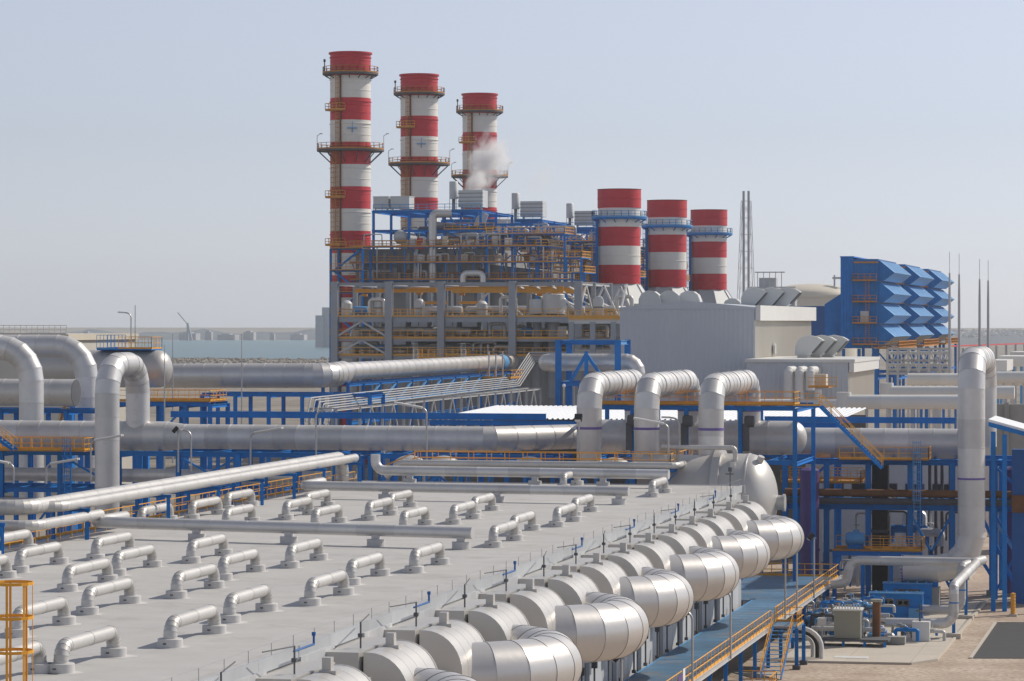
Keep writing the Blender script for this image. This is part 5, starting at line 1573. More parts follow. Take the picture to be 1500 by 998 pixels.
part(mb, 'stiffeners', 'vent_grey', t)
for k in (1, 2):
    c = copy_tree(t, (0, UY[k] - UY[0], 0))
    c['label'] = ('middle of the three short red and white stacks', 'farthest and smallest of the three short red and white stacks')[k - 1]

# inlet filter house
FX0, FX1 = -60.4, -53.8
fy0, fy1 = UY[0] - 5, UY[0] + 28
t = thing('filter_house', (FX0, fy0, 0), 'nearest blue air filter house with four rows of weather hoods', 'filter house', 'blue air filter houses')
part(MB().box((FX0 + .3, fy0 + .3, 21.5), (FX1 - .1, fy1 - .3, 36.9)), 'core', 'deep_blue', t, smooth=False)
part(MB().corrugated((FX0, fy0, 21.3), (2.2, 0, 0), (0, 0, 15.9), .55, .1, (0, -1, 0)), 'corner_cladding', 'blue_paint', t, smooth=False)
part(MB().corrugated((FX0 + 2.2, fy0 + .12, 21.3), (FX1 - FX0 - 2.2, 0, 0), (0, 0, 15.6), 1.1, .08, (0, -1, 0)), 'front_cladding', 'blue_paint', t, smooth=False)
part(MB().box((FX0 - .1, fy0 - .05, 37.2), (FX0 + 2.3, fy1, 37.4)), 'roof_cap', 'blue_paint', t, smooth=False)
for k in range(4):
    zt_, zb_ = 36.6 - 3.72 * k, 36.6 - 3.72 * k - 3.45
    prof = [(FX1 + .0, zt_), (FX1 + .25, zt_), (FX1 + 2.8, zt_ - 2.1), (FX1 + .9, zb_ - .1), (FX1, zb_ - .1)]
    h = part(MB().prism([(x, fy0 + .4, z_) for x, z_ in prof], (0, fy1 - fy0 - .8, 0)), 'weather_hood', 'light_blue', t, smooth=False)  # paler than the cheek; sunlight on the slope is put into the colour
    part(MB().prism([(x, fy0 + .30, z_) for x, z_ in prof], (0, .09, 0)), 'hood_cheek', 'blue_paint', h, smooth=False)  # darker blue on the end, its shade put into the colour
    for j in range(1, 9):
        yy = fy0 + .4 + (fy1 - fy0 - .8) * j / 9
        part(MB().beam((FX1 + .25, yy, zt_ + .03), (FX1 + 2.8, yy, zt_ - 2.07), .12, .07), 'seam', 'light_blue', h)
    zz = zb_ - .1
    g = part(MB().box((FX0 + 2.2, fy0 - 1.5, zz), (FX1 - .2, fy0 - .05, zz + .12)), 'gallery', 'orange_dull', t, smooth=False)
    part(rail_mesh([(FX0 + 2.2, fy0 - .1, zz + .12), (FX0 + 2.2, fy0 - 1.5, zz + .12), (FX1 - .2, fy0 - 1.5, zz + .12)], sp=1.0, t=.08), 'gallery_rail', 'orange_dull', g)
part(ladder_mesh((FX0 + 4.8, fy0 - 1.0, 22), 22, 34, (0, -1, 0), .6, cage=False), 'ladder', 'orange_dull', t)
part(MB().box((FX0 + 3.6, fy0 - 1.2, 25.8), (FX0 + 5.0, fy0 - .3, 27.8)), 'control_box', 'pale_steel', t, smooth=False)
part(MB().beam((FX0 + 2.4, fy0 - .8, 36.3), (FX1, fy0 - .8, 36.3), .25, .3), 'hoist_beam', 'orange_dull', t)
part(MB().box((FX1 - .1, fy0 - 1.2, 21.2), (FX1 + 3.6, fy1, 21.4)), 'lower_deck', 'orange_dull', t, smooth=False)
part(rail_mesh([(FX1 - 1, fy0 - 1.2, 21.4), (FX1 + 3.6, fy0 - 1.2, 21.4), (FX1 + 3.6, fy1, 21.4)], sp=1.2, t=.1), 'lower_rail', 'orange_dull', t)
part(MB().box((-77, UY[0] - 3.2, 21.6), (FX0 + .2, UY[0] + 5.2, 28.7)), 'inlet_duct', 'deep_blue', t, smooth=False)
part(MB().prism([(FX0 - 3, UY[0] - 3.3, 21.3), (FX0 + .1, UY[0] - 3.3, 21.3), (FX0 + .1, UY[0] - 3.3, 31.0), (FX0 - 3, UY[0] - 3.3, 29.0)], (0, 8.6, 0)), 'duct_transition', 'blue_paint', t, smooth=False)
for x in (FX0 + .5, FX0 + 3.2, FX1 - .4, FX1 + 3.0):
    for y in (fy0 + .4, fy1 - .6):
        part(MB().ibeam((x, y, 0), (x, y, 21.2), .5, .5), 'leg', 'blue_paint', t)
    part(MB().ibeam((x, fy0 + .4, 16), (x, fy1 - .6, 16), .3, .4), 'tie', 'blue_paint', t)
part(MB().ibeam((FX0, fy0 + .4, 16.5), (FX1 + 4, fy0 + .4, 16.5), .4, .5).beam((FX0 + 3.2, fy0 + .4, 16.5), (FX1 - .4, fy0 + .4, 21), .25).beam((FX1 + 3.5, fy0 + .4, 16.5), (FX1 - .4, fy0 + .4, 21), .25), 'lower_frame', 'blue_paint', t)
for k in (1, 2):
    c = copy_tree(t, (0, UY[k] - UY[0], 0))
    c['label'] = ('middle blue air filter house with rows of weather hoods', 'farthest blue air filter house with rows of weather hoods')[k - 1]

# boiler (heat recovery) units
def boiler():
    y0, y1 = UY[0] - 17, UY[0] + 15
    t = thing('boiler', (-143, y0, 0), 'nearest dark boiler casing with blue penthouse steel and orange galleries', 'boiler', 'boilers beside the tall stacks')
    prof = [(-145, 4), (-106, 4), (-106, 30), (-112, 31), (-112, 35), (-121, 36), (-121, 38.8), (-145, 38.8)]
    part(MB().prism([(x, y0, z) for x, z in prof], (0, y1 - y0, 0)), 'casing', 'casing', t, smooth=False)
    for i in range(9):                                   # buckstays and pipes on the casing front
        x = -144 + i * 4.4
        part(MB().ibeam((x, y0 - .25, 6), (x, y0 - .25, 38 if x < -114 else 33.5), .4, .45), 'buckstay', 'grey_steel', t)
    random.seed(5)
    for i in range(16):
        x = -144 + random.uniform(0, 36)
        part(MB().tube([(x, y0 - .9, 10), (x, y0 - .9, random.uniform(33, 39))], random.choice((.16, .22, .3)), 8), 'riser_pipe', random.choice(('pale_steel', 'casing', 'galvanised')), t)
    for z, x1 in ((33.2, -108), (36.2, -110), (39.0, -112)):
        g = part(MB().box((-145.5, y0 - 2.2, z), (x1, y0 - .3, z + .15)), 'gallery', 'blue_paint', t, smooth=False)
        part(MB().box((-145.5, y0 - 2.26, z + .1), (x1, y0 - 2.2, z + .38)), 'toe_board', 'orange_dull', g, smooth=False)
        part(rail_mesh([(-145.5, y0 - 2.2, z + .15), (x1, y0 - 2.2, z + .15)], sp=1.5, t=.08, toe=False), 'gallery_rail', 'orange_dull', g)
        for i in range(10):
            x = -145 + i * (x1 + 145) / 9
            part(MB().beam((x, y0 - .3, z - 1.4), (x, y0 - 2.1, z), .16), 'bracket', 'blue_paint', g)
        # gallery returning along the right side
        g2 = part(MB().box((x1, y0 - 2.2, z), (x1 + 2.2, y0 + 14, z + .15)), 'side_gallery', 'blue_paint', t, smooth=False)
        part(rail_mesh([(x1 + .2, y0 - 2.2, z + .15), (x1 + 2.2, y0 - 2.2, z + .15), (x1 + 2.2, y0 + 14, z + .15)], sp=1.5, t=.1), 'side_rail', 'orange_paint', g2)
    # small cabinets, drums and bent pipes crowded along the galleries
    for i in range(46):
        z = (33.35, 36.35, 39.15)[i % 3]
        x = -144 + random.uniform(0, 31)
        w_ = random.uniform(.5, 1.4)
        h_ = random.uniform(.7, 2.3)
        m_ = random.choice(('wall_beige', 'pale_steel', 'pale_steel', 'vent_grey', 'casing', 'rust', 'tank_cream', 'old_cladding'))
        yy = y0 - random.uniform(.4, 1.6)
        if i % 2:
            part(MB().tube(route([(x, yy, z), (x, yy, z + h_), (x + w_ * 3, yy, z + h_), (x + w_ * 3, yy, z)], .3, 60, 3), random.choice((.1, .16, .26)), 8), 'gallery_piping', m_, t)
        else:
            part(MB().box((x, yy - .3, z), (x + w_, yy + .3, z + h_)).box((x + .1, yy - .36, z + h_ * .3), (x + w_ - .1, yy - .303, z + h_ * .8)), 'gallery_cabinet', m_, t, smooth=False)
    for i in range(14):
        x = -143 + i * 2.5
        part(MB().beam((x, y0 - .7, 30.5), (x + random.choice((-2.4, 2.4)), y0 - .7, 33.0), .18).beam((x, y0 - 2.1, 33.3), (x, y0 - 2.1, 39.2 if i % 2 else 36.4), .2), 'strut', random.choice(('blue_paint', 'blue_paint', 'pale_steel')), t)
    for (xa_, xb_, z_) in ((-121, -107, 41.2), (-112, -104, 37.0), (-110, -103.5, 34.4)):
        g = part(MB().box((xa_, y0 - 1.0, z_), (xb_, y0 + 9, z_ + .15)), 'upper_gallery', 'blue_paint', t, smooth=False)
        part(rail_mesh([(xa_, y0 - 1, z_ + .15), (xb_, y0 - 1, z_ + .15), (xb_, y0 + 9, z_ + .15)], sp=1.2, t=.1), 'upper_gallery_rail', 'orange_paint', g)
        for q in range(4):
            x = xa_ + (xb_ - xa_) * q / 3
            part(MB().ibeam((x, y0 - .9, 28), (x, y0 - .9, z_), .35, .35), 'gallery_column', 'blue_paint', g)
    # blue penthouse frame
    px = [-142, -135.5, -129, -122.5]
    for x in px:
        for y in (y0 + 1, y0 + 13, y0 + 26):
            part(MB().ibeam((x, y, 38.8), (x, y, 45.4), .4, .4), 'penthouse_column', 'blue_paint', t)
    for z in (42.0, 45.4):
        for y in (y0 + 1, y0 + 13, y0 + 26):
            part(MB().ibeam((-142.3, y, z), (-122.2, y, z), .4, .45), 'penthouse_beam', 'blue_paint', t)
        for x in px:
            part(MB().ibeam((x, y0 + 1, z), (x, y0 + 26, z), .35, .4), 'penthouse_beam', 'blue_paint', t)
    part(MB().beam((-129, y0 + 1, 38.8), (-122.5, y0 + 1, 42), .25).beam((-122.5, y0 + 1, 38.8), (-129, y0 + 1, 42), .25).beam((-129, y0 + 1, 45.2), (-125.7, y0 + 1, 42.2), .25).beam((-122.5, y0 + 1, 45.2), (-125.7, y0 + 1, 42.2), .25), 'brace', 'blue_paint', t)
    part(rail_mesh([(-142, y0 + .8, 45.6), (-122.4, y0 + .8, 45.6)], sp=1.6, t=.09), 'roof_rail', 'light_blue', t)
    part(rail_mesh([(-129, y0 + .6, 42.2), (-120, y0 + .6, 42.2)], sp=1.4, t=.09), 'upper_rail', 'orange_paint', t)
    part(rail_mesh([(-142, y0 - .4, 39.1), (-120, y0 - .4, 39.1)], sp=1.4, t=.09), 'deck_rail', 'orange_paint', t)
    # second, lower blue bay to the right with lattice
    for x in (-118.5, -113.5):
        for y in (y0 + 1, y0 + 10):
            part(MB().ibeam((x, y, 36), (x, y, 43.2), .35, .35), 'bay_column', 'blue_paint', t)
    for z in (40, 43):
        part(MB().ibeam((-122.5, y0 + 1, z), (-113, y0 + 1, z), .3, .4), 'bay_beam', 'blue_paint', t)
    part(MB().beam((-118.5, y0 + 1, 36.5), (-113.5, y0 + 1, 40), .2).beam((-113.5, y0 + 1, 36.5), (-118.5, y0 + 1, 40), .2).beam((-118.5, y0 + 1, 40.2), (-113.5, y0 + 1, 43), .2).beam((-113.5, y0 + 1, 40.2), (-118.5, y0 + 1, 43), .2), 'brace', 'blue_paint', t)
    # steam drum, slanting ducts, white downcomer
    part(MB().lathe([(0, -4.2), (.9, -4.0), (1.25, -3.4), (1.25, 3.4), (.9, 4.0), (0, 4.2)], (-137, y0 + 4, 40.9), 20, 'Y'), 'steam_drum', 'pale_steel', t, angle=50)
    part(MB().tube(route([(-130.6, y0 - 1.2, 31.5), (-130.6, y0 - 1.2, 45.0), (-127.5, y0 - .2, 45.0)], .9, 60, 5), .72, 16), 'downcomer', 'bright_cladding', t)
    part(MB().tube(route([(-126, y0 + 5, 38.6), (-124.2, y0 + 4, 41.0), (-122.6, y0 + 4, 45.2)], 1, 60, 4), .95, 16), 'slanting_duct', 'bright_cladding', t)
    part(MB().tube(route([(-131, y0 + 2, 39.6), (-126, y0 + 1.5, 40.6)], 1, 60, 4), .8, 16), 'slanting_duct', 'cladding', t)
    part(MB().tube([(-119.6, y0 + 5, 38), (-119, y0 + 5, 43.8)], .6, 14), 'vent_duct', 'bright_cladding', t)
    part(MB().tube(route([(-124.6, y0 - 3.4, 31), (-124.6, y0 - 3.4, 34.4), (-121, y0 - 3.4, 34.4), (-121, y0 - 3.4, 31)], .8, 60, 5), .55, 16), 'bypass_elbow', 'bright_cladding', t)
    for i in range(16):
        x = -134 + random.uniform(-6, 22)
        zz = random.uniform(39.3, 43.5)
        L = random.uniform(2, 7)
        yy = y0 + random.uniform(.5, 12)
        part(MB().tube(route([(x, yy, 38.7), (x, yy, zz), (x + L, yy, zz), (x + L, yy, zz - random.uniform(.5, 2))], .4, 60, 3), random.choice((.12, .18, .3, .45)), 8), 'loose_piping', random.choice(('pale_steel', 'pale_steel', 'casing', 'galvanised', 'old_cladding')), t)
    # cross pipes bundle at the top
    for i in range(6):
        part(MB().tube([(-133, y0 + 3 + i * .5, 43.9 - .16 * i), (-121, y0 + 3 + i * .5, 42.2 - .16 * i)], .1, 6), 'sloping_pipe', 'pale_steel', t)
    part(MB().tube([(-134, y0 + 2.4, 42.4), (-120, y0 + 2.4, 42.5)], .42, 10), 'steam_header', 'dark_grey', t)
    return t, y0
bl, by0 = boiler()
sil = thing('silencer', (-128.6, by0 + 6, 45.6), 'vent silencer on the nearest boiler penthouse', 'silencer', 'vent silencers on the boilers')
part(MB().lathe([(0, 2.2), (.78, 2.2), (.78, 5.2), (.7, 5.3), (0, 5.3)], (-128.6, by0 + 6, 45.6), 18), 'drum', 'vent_grey', sil, angle=40)
part(MB().tube([(-128.6, by0 + 6, 45.6), (-128.6, by0 + 6, 47.8)], .32, 10), 'stem', 'casing', sil)
for s in (-1, 1):
    part(MB().beam((-128.6 + .6 * s, by0 + 5.5, 45.6), (-128.6 + .6 * s, by0 + 5.5, 47.9), .1), 'prop', 'pale_steel', sil)
vb = thing('roof_box', (-124.5, by0 + 5, 45.6), 'grey ventilation box on the nearest boiler penthouse', 'ventilation box', 'ventilation boxes on the boilers')
part(MB().box((-127.0, by0 + 3, 46.2), (-122.6, by0 + 7, 49.2)), 'box', 'vent_grey', vb, smooth=False)
for i in range(4):
    part(MB().box((-127.1, by0 + 2.93, 46.5 + i * .7), (-122.5, by0 + 2.995, 46.62 + i * .7)), 'louvre', 'casing', vb, smooth=False)
for dx in (-126.6, -123):
    part(MB().ibeam((dx, by0 + 4, 45.6), (dx, by0 + 4, 46.2), .3, .3), 'leg', 'pale_steel', vb)
for k in (1, 2):
    for o, nm in ((bl, 'dark boiler casing with blue penthouse steel, %s of three'), (sil, 'vent silencer on the %s boiler penthouse'), (vb, 'grey ventilation box on the %s boiler penthouse')):
        c = copy_tree(o, (0, UY[k] - UY[0], 0))
        c['label'] = nm % UN[k]
# a last silencer farther right
c = copy_tree(sil, (17.8, 85, -2.2))
c['label'] = 'vent silencer standing alone left of the nearest short stack'
# two boxes on the left of the nearest penthouse
for k, (xa, xb) in enumerate(((-142.2, -139.4), (-139.0, -135.6))):
    t = thing('roof_box', (xa, by0 + 2, 45.6), 'grey box on the left of the nearest boiler roof, %s one' % ('left', 'right')[k], 'ventilation box', 'ventilation boxes on the boilers')
    part(MB().box((xa, by0 + 1.5, 46.0), (xb, by0 + 5, 48.1)), 'box', 'vent_grey', t, smooth=False)
    part(MB().box((xa - .08, by0 + 1.42, 48.1), (xb + .08, by0 + 5.08, 48.2)), 'lid', 'fascia', t, smooth=False)
    for x in (xa + .3, xb - .3):
        part(MB().ibeam((x, by0 + 2, 45.6), (x, by0 + 2, 46), .25, .25), 'leg', 'pale_steel', t)
# blue stair tower at the foot of the nearest tall stack
t = thing('stair_tower', (-150, 506, 0), 'blue stair tower in front of the nearest tall stack', 'stair tower')
for x in (-146.7, -140.9):
    for y in (503, 508):
        part(MB().ibeam((x, y, 0), (x, y, 38.6), .35, .35), 'column', 'blue_paint', t)
for i, z in enumerate((23.5, 27.2, 31.0, 34.8, 38.6)):
    part(MB().ibeam((-146.7, 503, z), (-140.9, 503, z), .3, .35), 'beam', 'blue_paint', t)
    part(MB().box((-146.7, 502.6, z), (-140.9, 508, z + .12)), 'landing', 'dark_grey', t, smooth=False)
    part(rail_mesh([(-146.7, 502.6, z + .12), (-140.9, 502.6, z + .12)], sp=1.3, t=.08), 'landing_rail', 'orange_dull', t)
    if i < 4:
        xa, xb = (-146.3, -141.3) if i % 2 else (-141.3, -146.3)
        part(MB().beam((xa, 503.6, z), (xb, 503.6, z + 3.8), .5, .3), 'flight', 'blue_paint', t)

# ============================================================ GREY STEEL FRAME IN FRONT OF THE BOILERS
FXs = [-132.9, -124.0, -115.5, -104.0, -93.5, -87.0]
FYs = [458.0, 470.0, 484.0]
t = thing('steel_structure', (FXs[0], FYs[0], 0), 'open grey steel frame with orange-railed floors in front of the boilers', 'steel frame')
LV = [31.9, 26.3, 23.1, 20.4]
for i, x in enumerate(FXs):
    for j, y in enumerate(FYs):
        top = 32.3 if i < 5 else 26.6
        part(MB().ibeam((x, y, 0), (x, y, top), 1.15 if j == 0 else .7, .9 if j == 0 else .7, t=.16), 'column', 'grey_steel', t)
for z in LV:
    for j, y in enumerate(FYs):
        x1 = FXs[5] if z < 30 else FXs[4]
        part(MB().ibeam((FXs[0], y, z), (x1, y, z), .4, .85 if z == 26.3 else .5), 'long_beam', 'grey_steel', t)
    for i, x in enumerate(FXs):
        if z > 30 and i == 5: continue
        part(MB().ibeam((x, FYs[0] + .5, z), (x, FYs[2], z), .35, .5), 'cross_beam', 'pale_steel', t)
for z in LV[1:]:
    for i in range(5):
        d = part(MB().box((FXs[i] + .6, FYs[0] + .5, z + .42 if z == 26.3 else z + .26), (FXs[i + 1] - .6, FYs[2], (z + .42 if z == 26.3 else z + .26) + .12)), 'floor_panel', 'dark_grey', t, smooth=False)
        zz = (z + .42 if z == 26.3 else z + .26) + .12
        part(MB().box((FXs[i] + .6, FYs[0] - .06, z + (.1 if z < 26 else .35)), (FXs[i + 1] - .6, FYs[0] + .02, zz + .12)), 'toe_board', 'orange_paint', d, smooth=False)
        part(rail_mesh([(FXs[i] + .6, FYs[0], zz), (FXs[i + 1] - .6, FYs[0], zz)], sp=1.3, t=.08, toe=False), 'floor_rail', 'orange_paint', d)
        part(rail_mesh([(FXs[i] + .6, FYs[1], zz), (FXs[i + 1] - .6, FYs[1], zz)], sp=1.3, t=.1), 'inner_rail', 'orange_paint', d)
for (i, z0, z1, y) in ((0, 20.6, 23.0, 458), (0, 23.4, 26.0, 458)):
    xa, xb = FXs[i], FXs[i + 1]
    xm = (xa + xb) / 2
    part(MB().beam((xa, y, z0), (xm, y, z1), .3).beam((xb, y, z0), (xm, y, z1), .3), 'brace', 'pale_steel', t)
for (i, y) in ((2, 470), (3, 470), (3, 464), (4, 462), (4, 476)):
    xa, xb = FXs[i], FXs[i + 1]
    part(MB().beam((xa + 1, y, 26.8), ((xa + xb) / 2, y, 31.6), .28).beam((xb - 1, y, 26.8), ((xa + xb) / 2, y, 31.6), .28), 'brace', 'fascia', t)
for i in range(4):
    part(MB().beam((FXs[3] + 1 + i * 2.6, 459, 31.4), (FXs[3] + 3.4 + i * 2.6, 482, 28.2), .22), 'roof_brace', 'fascia', t)
for x in (FXs[4], FXs[5]):
    part(MB().beam((x, 458, 26.8), (x, 464, 31.8), .25).beam((x, 470, 26.8), (x, 464, 31.8), .25), 'side_brace', 'fascia', t)
for k, (xa, xb, y, z) in enumerate([(-131, -117.5, 463, 30.9), (-123, -106, 467, 31.2), (-114.5, -96.5, 461, 31.0), (-103, -94, 466, 30.9), (-121, -117, 468, 29.0), (-114.6, -111, 466, 29.0)]):
    c = thing('crane_beam', (xa, y, z), 'orange overhead crane beam in the grey frame, %s from the left' % ORD[k], 'crane beam', 'orange crane beams')
    part(MB().ibeam((xa, y, z), (xb, y, z), .5, (.6, .5, 1.0, 1.0, .4, .4)[k], t=.1), 'beam', 'orange_paint', c)
    part(MB().box((xa + 1.2, y - .4, z - .9), (xa + 2.0, y + .4, z - .505)), 'trolley', 'orange_dull', c, smooth=False)
# equipment standing on the frame's floors
random.seed(31)
EQ = []
for z, hmax in ((26.85, 3.2), (23.5, 2.2), (20.8, 2.0)):
    x = -131.5
    while x < -88.5:
        if min(abs(x - q) for q in FXs) > 1.2:
            EQ.append((x, random.uniform(460, 468), z, hmax))
        x += random.uniform(1.3, 2.4)
kinds = ['upright grey vessel', 'pale equipment cabinet', 'horizontal pump drum', 'bent steam pipe']
cnt = {}
FLN = {26.85: 'top', 23.5: 'middle', 20.8: 'lowest'}
for (x, y, z, hm) in EQ:
    kd = random.randrange(4)
    h = hm * random.uniform(.55, 1.0)
    key = (kd, z)
    cnt[key] = cnt.get(key, 0) + 1
    o = thing('plant_equipment', (x, y, z), '%s on the frame%ss %s floor, %s such from the left' % (kinds[kd], "'", FLN[z], ORD[cnt[key] - 1]), 'plant equipment', 'equipment on the frame floors')
    if kd == 0:
        part(MB().lathe([(0, 0), (.8, 0), (.85, .1), (.85, h * .8), (.5, h * .96), (0, h)], (x, y, z), 18), 'shell', 'vent_grey', o, angle=40)
        part(MB().lathe([(.87, h * .4), (.92, h * .41), (.92, h * .46), (.87, h * .47)], (x, y, z), 18), 'girth_ring', 'casing', o)
    elif kd == 1:
        part(MB().box((x - .7, y - .5, z), (x + .7, y + .5, z + h * .8)), 'body', random.choice(['fascia', 'vent_grey', 'casing']), o, smooth=False)
        part(MB().box((x - .6, y - .53, z + .2), (x - .05, y - .503, z + h * .7)).box((x + .05, y - .53, z + .2), (x + .6, y - .503, z + h * .7)), 'doors', 'vent_grey', o, smooth=False)
    elif kd == 2:
        part(MB().lathe([(0, -1.3), (.5, -1.2), (.62, -.9), (.62, .9), (.5, 1.2), (0, 1.3)], (x, y, z + .95), 16, 'X'), 'drum', random.choice(['pale_steel', 'light_blue', 'old_cladding']), o, angle=40)
        part(MB().box((x - .9, y - .35, z), (x - .6, y + .35, z + .6)).box((x + .6, y - .35, z), (x + .9, y + .35, z + .6)), 'feet', 'casing', o, smooth=False)
    else:
        part(MB().tube(route([(x, y, z), (x, y, z + h), (x + 2.4, y, z + h), (x + 2.4, y, z)], .5, 60, 4), .3, 12), 'pipe', random.choice(['bright_cladding', 'old_cladding', 'pale_steel']), o)
        part(MB().lathe([(.32, 0), (.5, .02), (.5, .14), (.32, .16)], (x, y, z + .3), 12), 'flange', 'casing', o)
# long horizontal pipes through the frame
for k, (z, y, r, m, xa, xb) in enumerate([(24.6, 462, .55, 'old_cladding', -131, -112), (24.2, 465, .4, 'bright_cladding', -128, -100), (21.9, 462, .4, 'pale_steel', -131, -105), (22.2, 466, .6, 'old_cladding', -122, -90), (28.0, 472, .5, 'bright_cladding', -112, -90), (25.0, 468, .7, 'bright_cladding', -100, -86)]):
    o = thing('steam_pipe', (xa, y, z), 'horizontal pipe inside the grey frame, %s counted from the upper left' % ORD[k], 'pipe', 'pipes inside the grey frame')
    clad_pipe(o, route([(xa, y, z - 1.5), (xa, y, z), (xb, y, z), (xb, y + 6, z)], .8, 4, 3), r, m, n=12)
# two pale open tanks on the upper floor at the right
for k, (px, r, zb, zt_) in enumerate([(787, 1.25, 26.9, 29.4), (811, 1.75, 26.9, 30.2)]):
    p = at(px, 450, Y=461)
    o = thing('round_tank', (p.x, 461, zb), 'pale round tank standing on the right of the grey frame, %s one' % ('smaller left', 'larger right')[k], 'tank')
    part(MB().lathe([(0, .3), (r, .3), (r, zt_ - zb), (r * .96, zt_ - zb + .08), (0, zt_ - zb + .1)], (p.x, 461, zb), 24), 'shell', 'vent_grey', o, angle=40)
    part(MB().lathe([(r * .6, 0), (r * .6, .3)], (p.x, 461, zb), 16), 'skirt', 'casing', o)
    part(MB().tube([(p.x, 461, 14), (p.x, 461, zb)], r * .55, 16), 'downpipe', 'grey_steel', o)
# dark plant rooms filling the foot of the boiler block
t = thing('back_wall', (-130, 492, 0), 'dark wall panels closing the back of the grey frame', 'wall')
for i in range(8):
    x = -134 + i * 6
    part(MB().box((x, 492, 2), (x + 5.9, 492.6, 26.0)), 'wall_panel', 'grey_steel', t, smooth=False)
# stair and small platform in front of the frame
t = thing('front_platform', (-118, 452, 20), 'small orange-railed platform standing in front of the grey frame', 'platform')
xa, xb = at(612, 520, Y=452).x, at(682, 520, Y=452).x
part(MB().box((xa, 451, 20.2), (xb, 455, 20.35)), 'deck', 'orange_dull', t, smooth=False)
part(rail_mesh([(xa, 455, 20.35), (xa, 451, 20.35), (xb, 451, 20.35), (xb, 455, 20.35)], sp=1.0, t=.08, h=1.3), 'guard_rail', 'orange_paint', t)
for x in (xa, xb):
    part(ladder_mesh((x, 450.8, 14), 14, 21.6, (0, -1, 0), .7), 'caged_ladder', 'fascia', t)
    part(MB().ibeam((x, 453, 0), (x, 453, 20.2), .3, .3), 'leg', 'grey_steel', t)
t = thing('grey_stair', (-99, 447, 14), 'grey stair rising to the right end of the grey frame', 'stair')
stair(t, (at(782, 530, Y=447).x, 447, 20.0), (at(757, 560, Y=447).x, 447, 16.4), 1.4, 'pale_steel', 'pale_steel', 'pale_steel')
# right end: lower grey posts and floors beside the hall
t = thing('side_structure', (-86, 450, 0), 'lower grey steel frame with orange rails between the boiler frame and the hall', 'steel frame')
for x in (-92.5, -89.2, -86.0, -82.6):
    part(MB().ibeam((x, 448, 0), (x, 448, 25.9), .8, .7, t=.12), 'column', 'grey_steel', t)
part(MB().ibeam((-93, 448, 26.0), (-82, 448, 26.0), .4, .7), 'beam', 'fascia', t)
part(MB().box((-93, 448, 26.4), (-82, 456, 26.55)), 'floor_panel', 'dark_grey', t, smooth=False)
part(MB().box((-93, 447.9, 26.2), (-82, 447.98, 26.9)), 'toe_board', 'orange_paint', t, smooth=False)
part(rail_mesh([(-93, 448, 26.55), (-82, 448, 26.55)], sp=1.1, t=.09), 'floor_rail', 'orange_paint', t)
part(MB().tube([(-93, 450, 23), (-81, 450, 23)], .6, 14).tube([(-93, 451.6, 21.5), (-81, 451.6, 21.5)], .45, 12), 'inner_pipes', 'old_cladding', t)

# ============================================================ FAR RIGHT: FLARE TOWER, DOMED TANK, MASTS, STEEL TRESTLE
p = at(1093, 420, d=900)
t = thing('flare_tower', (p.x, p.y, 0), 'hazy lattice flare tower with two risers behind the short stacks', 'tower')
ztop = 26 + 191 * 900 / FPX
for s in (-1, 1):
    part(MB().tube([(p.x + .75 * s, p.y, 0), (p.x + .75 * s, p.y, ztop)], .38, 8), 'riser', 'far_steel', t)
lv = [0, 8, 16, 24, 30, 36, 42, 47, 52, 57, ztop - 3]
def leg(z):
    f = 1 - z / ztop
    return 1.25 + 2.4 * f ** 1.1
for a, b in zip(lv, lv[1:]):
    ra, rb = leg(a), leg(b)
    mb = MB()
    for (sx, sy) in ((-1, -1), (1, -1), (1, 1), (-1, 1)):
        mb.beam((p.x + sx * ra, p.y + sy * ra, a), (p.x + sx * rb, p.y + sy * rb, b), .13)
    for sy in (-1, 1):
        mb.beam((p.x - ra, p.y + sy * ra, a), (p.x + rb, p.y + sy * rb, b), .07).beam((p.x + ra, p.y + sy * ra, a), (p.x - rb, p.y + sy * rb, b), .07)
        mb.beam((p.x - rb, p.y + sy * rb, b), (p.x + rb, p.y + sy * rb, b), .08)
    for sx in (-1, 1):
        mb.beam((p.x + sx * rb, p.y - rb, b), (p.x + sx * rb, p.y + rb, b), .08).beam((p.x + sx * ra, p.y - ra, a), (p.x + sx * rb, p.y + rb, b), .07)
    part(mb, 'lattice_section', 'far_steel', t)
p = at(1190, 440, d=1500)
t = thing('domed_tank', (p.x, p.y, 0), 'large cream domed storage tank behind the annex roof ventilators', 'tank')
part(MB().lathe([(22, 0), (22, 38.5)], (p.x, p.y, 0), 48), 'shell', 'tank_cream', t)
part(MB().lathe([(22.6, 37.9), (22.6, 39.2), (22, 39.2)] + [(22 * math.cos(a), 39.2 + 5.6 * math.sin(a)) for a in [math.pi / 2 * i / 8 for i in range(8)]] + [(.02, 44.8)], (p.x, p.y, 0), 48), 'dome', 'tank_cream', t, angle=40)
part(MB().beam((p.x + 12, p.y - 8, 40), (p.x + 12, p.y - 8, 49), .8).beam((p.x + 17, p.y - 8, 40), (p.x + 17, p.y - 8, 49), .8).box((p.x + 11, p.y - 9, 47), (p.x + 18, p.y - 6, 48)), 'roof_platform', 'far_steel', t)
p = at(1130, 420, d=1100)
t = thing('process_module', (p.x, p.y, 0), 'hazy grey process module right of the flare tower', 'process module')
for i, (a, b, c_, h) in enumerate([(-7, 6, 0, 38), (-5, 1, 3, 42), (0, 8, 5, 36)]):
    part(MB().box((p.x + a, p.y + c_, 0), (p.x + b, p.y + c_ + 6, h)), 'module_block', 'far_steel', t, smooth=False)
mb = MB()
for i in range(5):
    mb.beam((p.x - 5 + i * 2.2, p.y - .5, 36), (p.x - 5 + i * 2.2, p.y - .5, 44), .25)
mb.beam((p.x - 6, p.y - .5, 44), (p.x + 5, p.y - .5, 44), .4).beam((p.x - 8, p.y - .5, 38.5), (p.x + 9, p.y - .5, 38.5), .4)
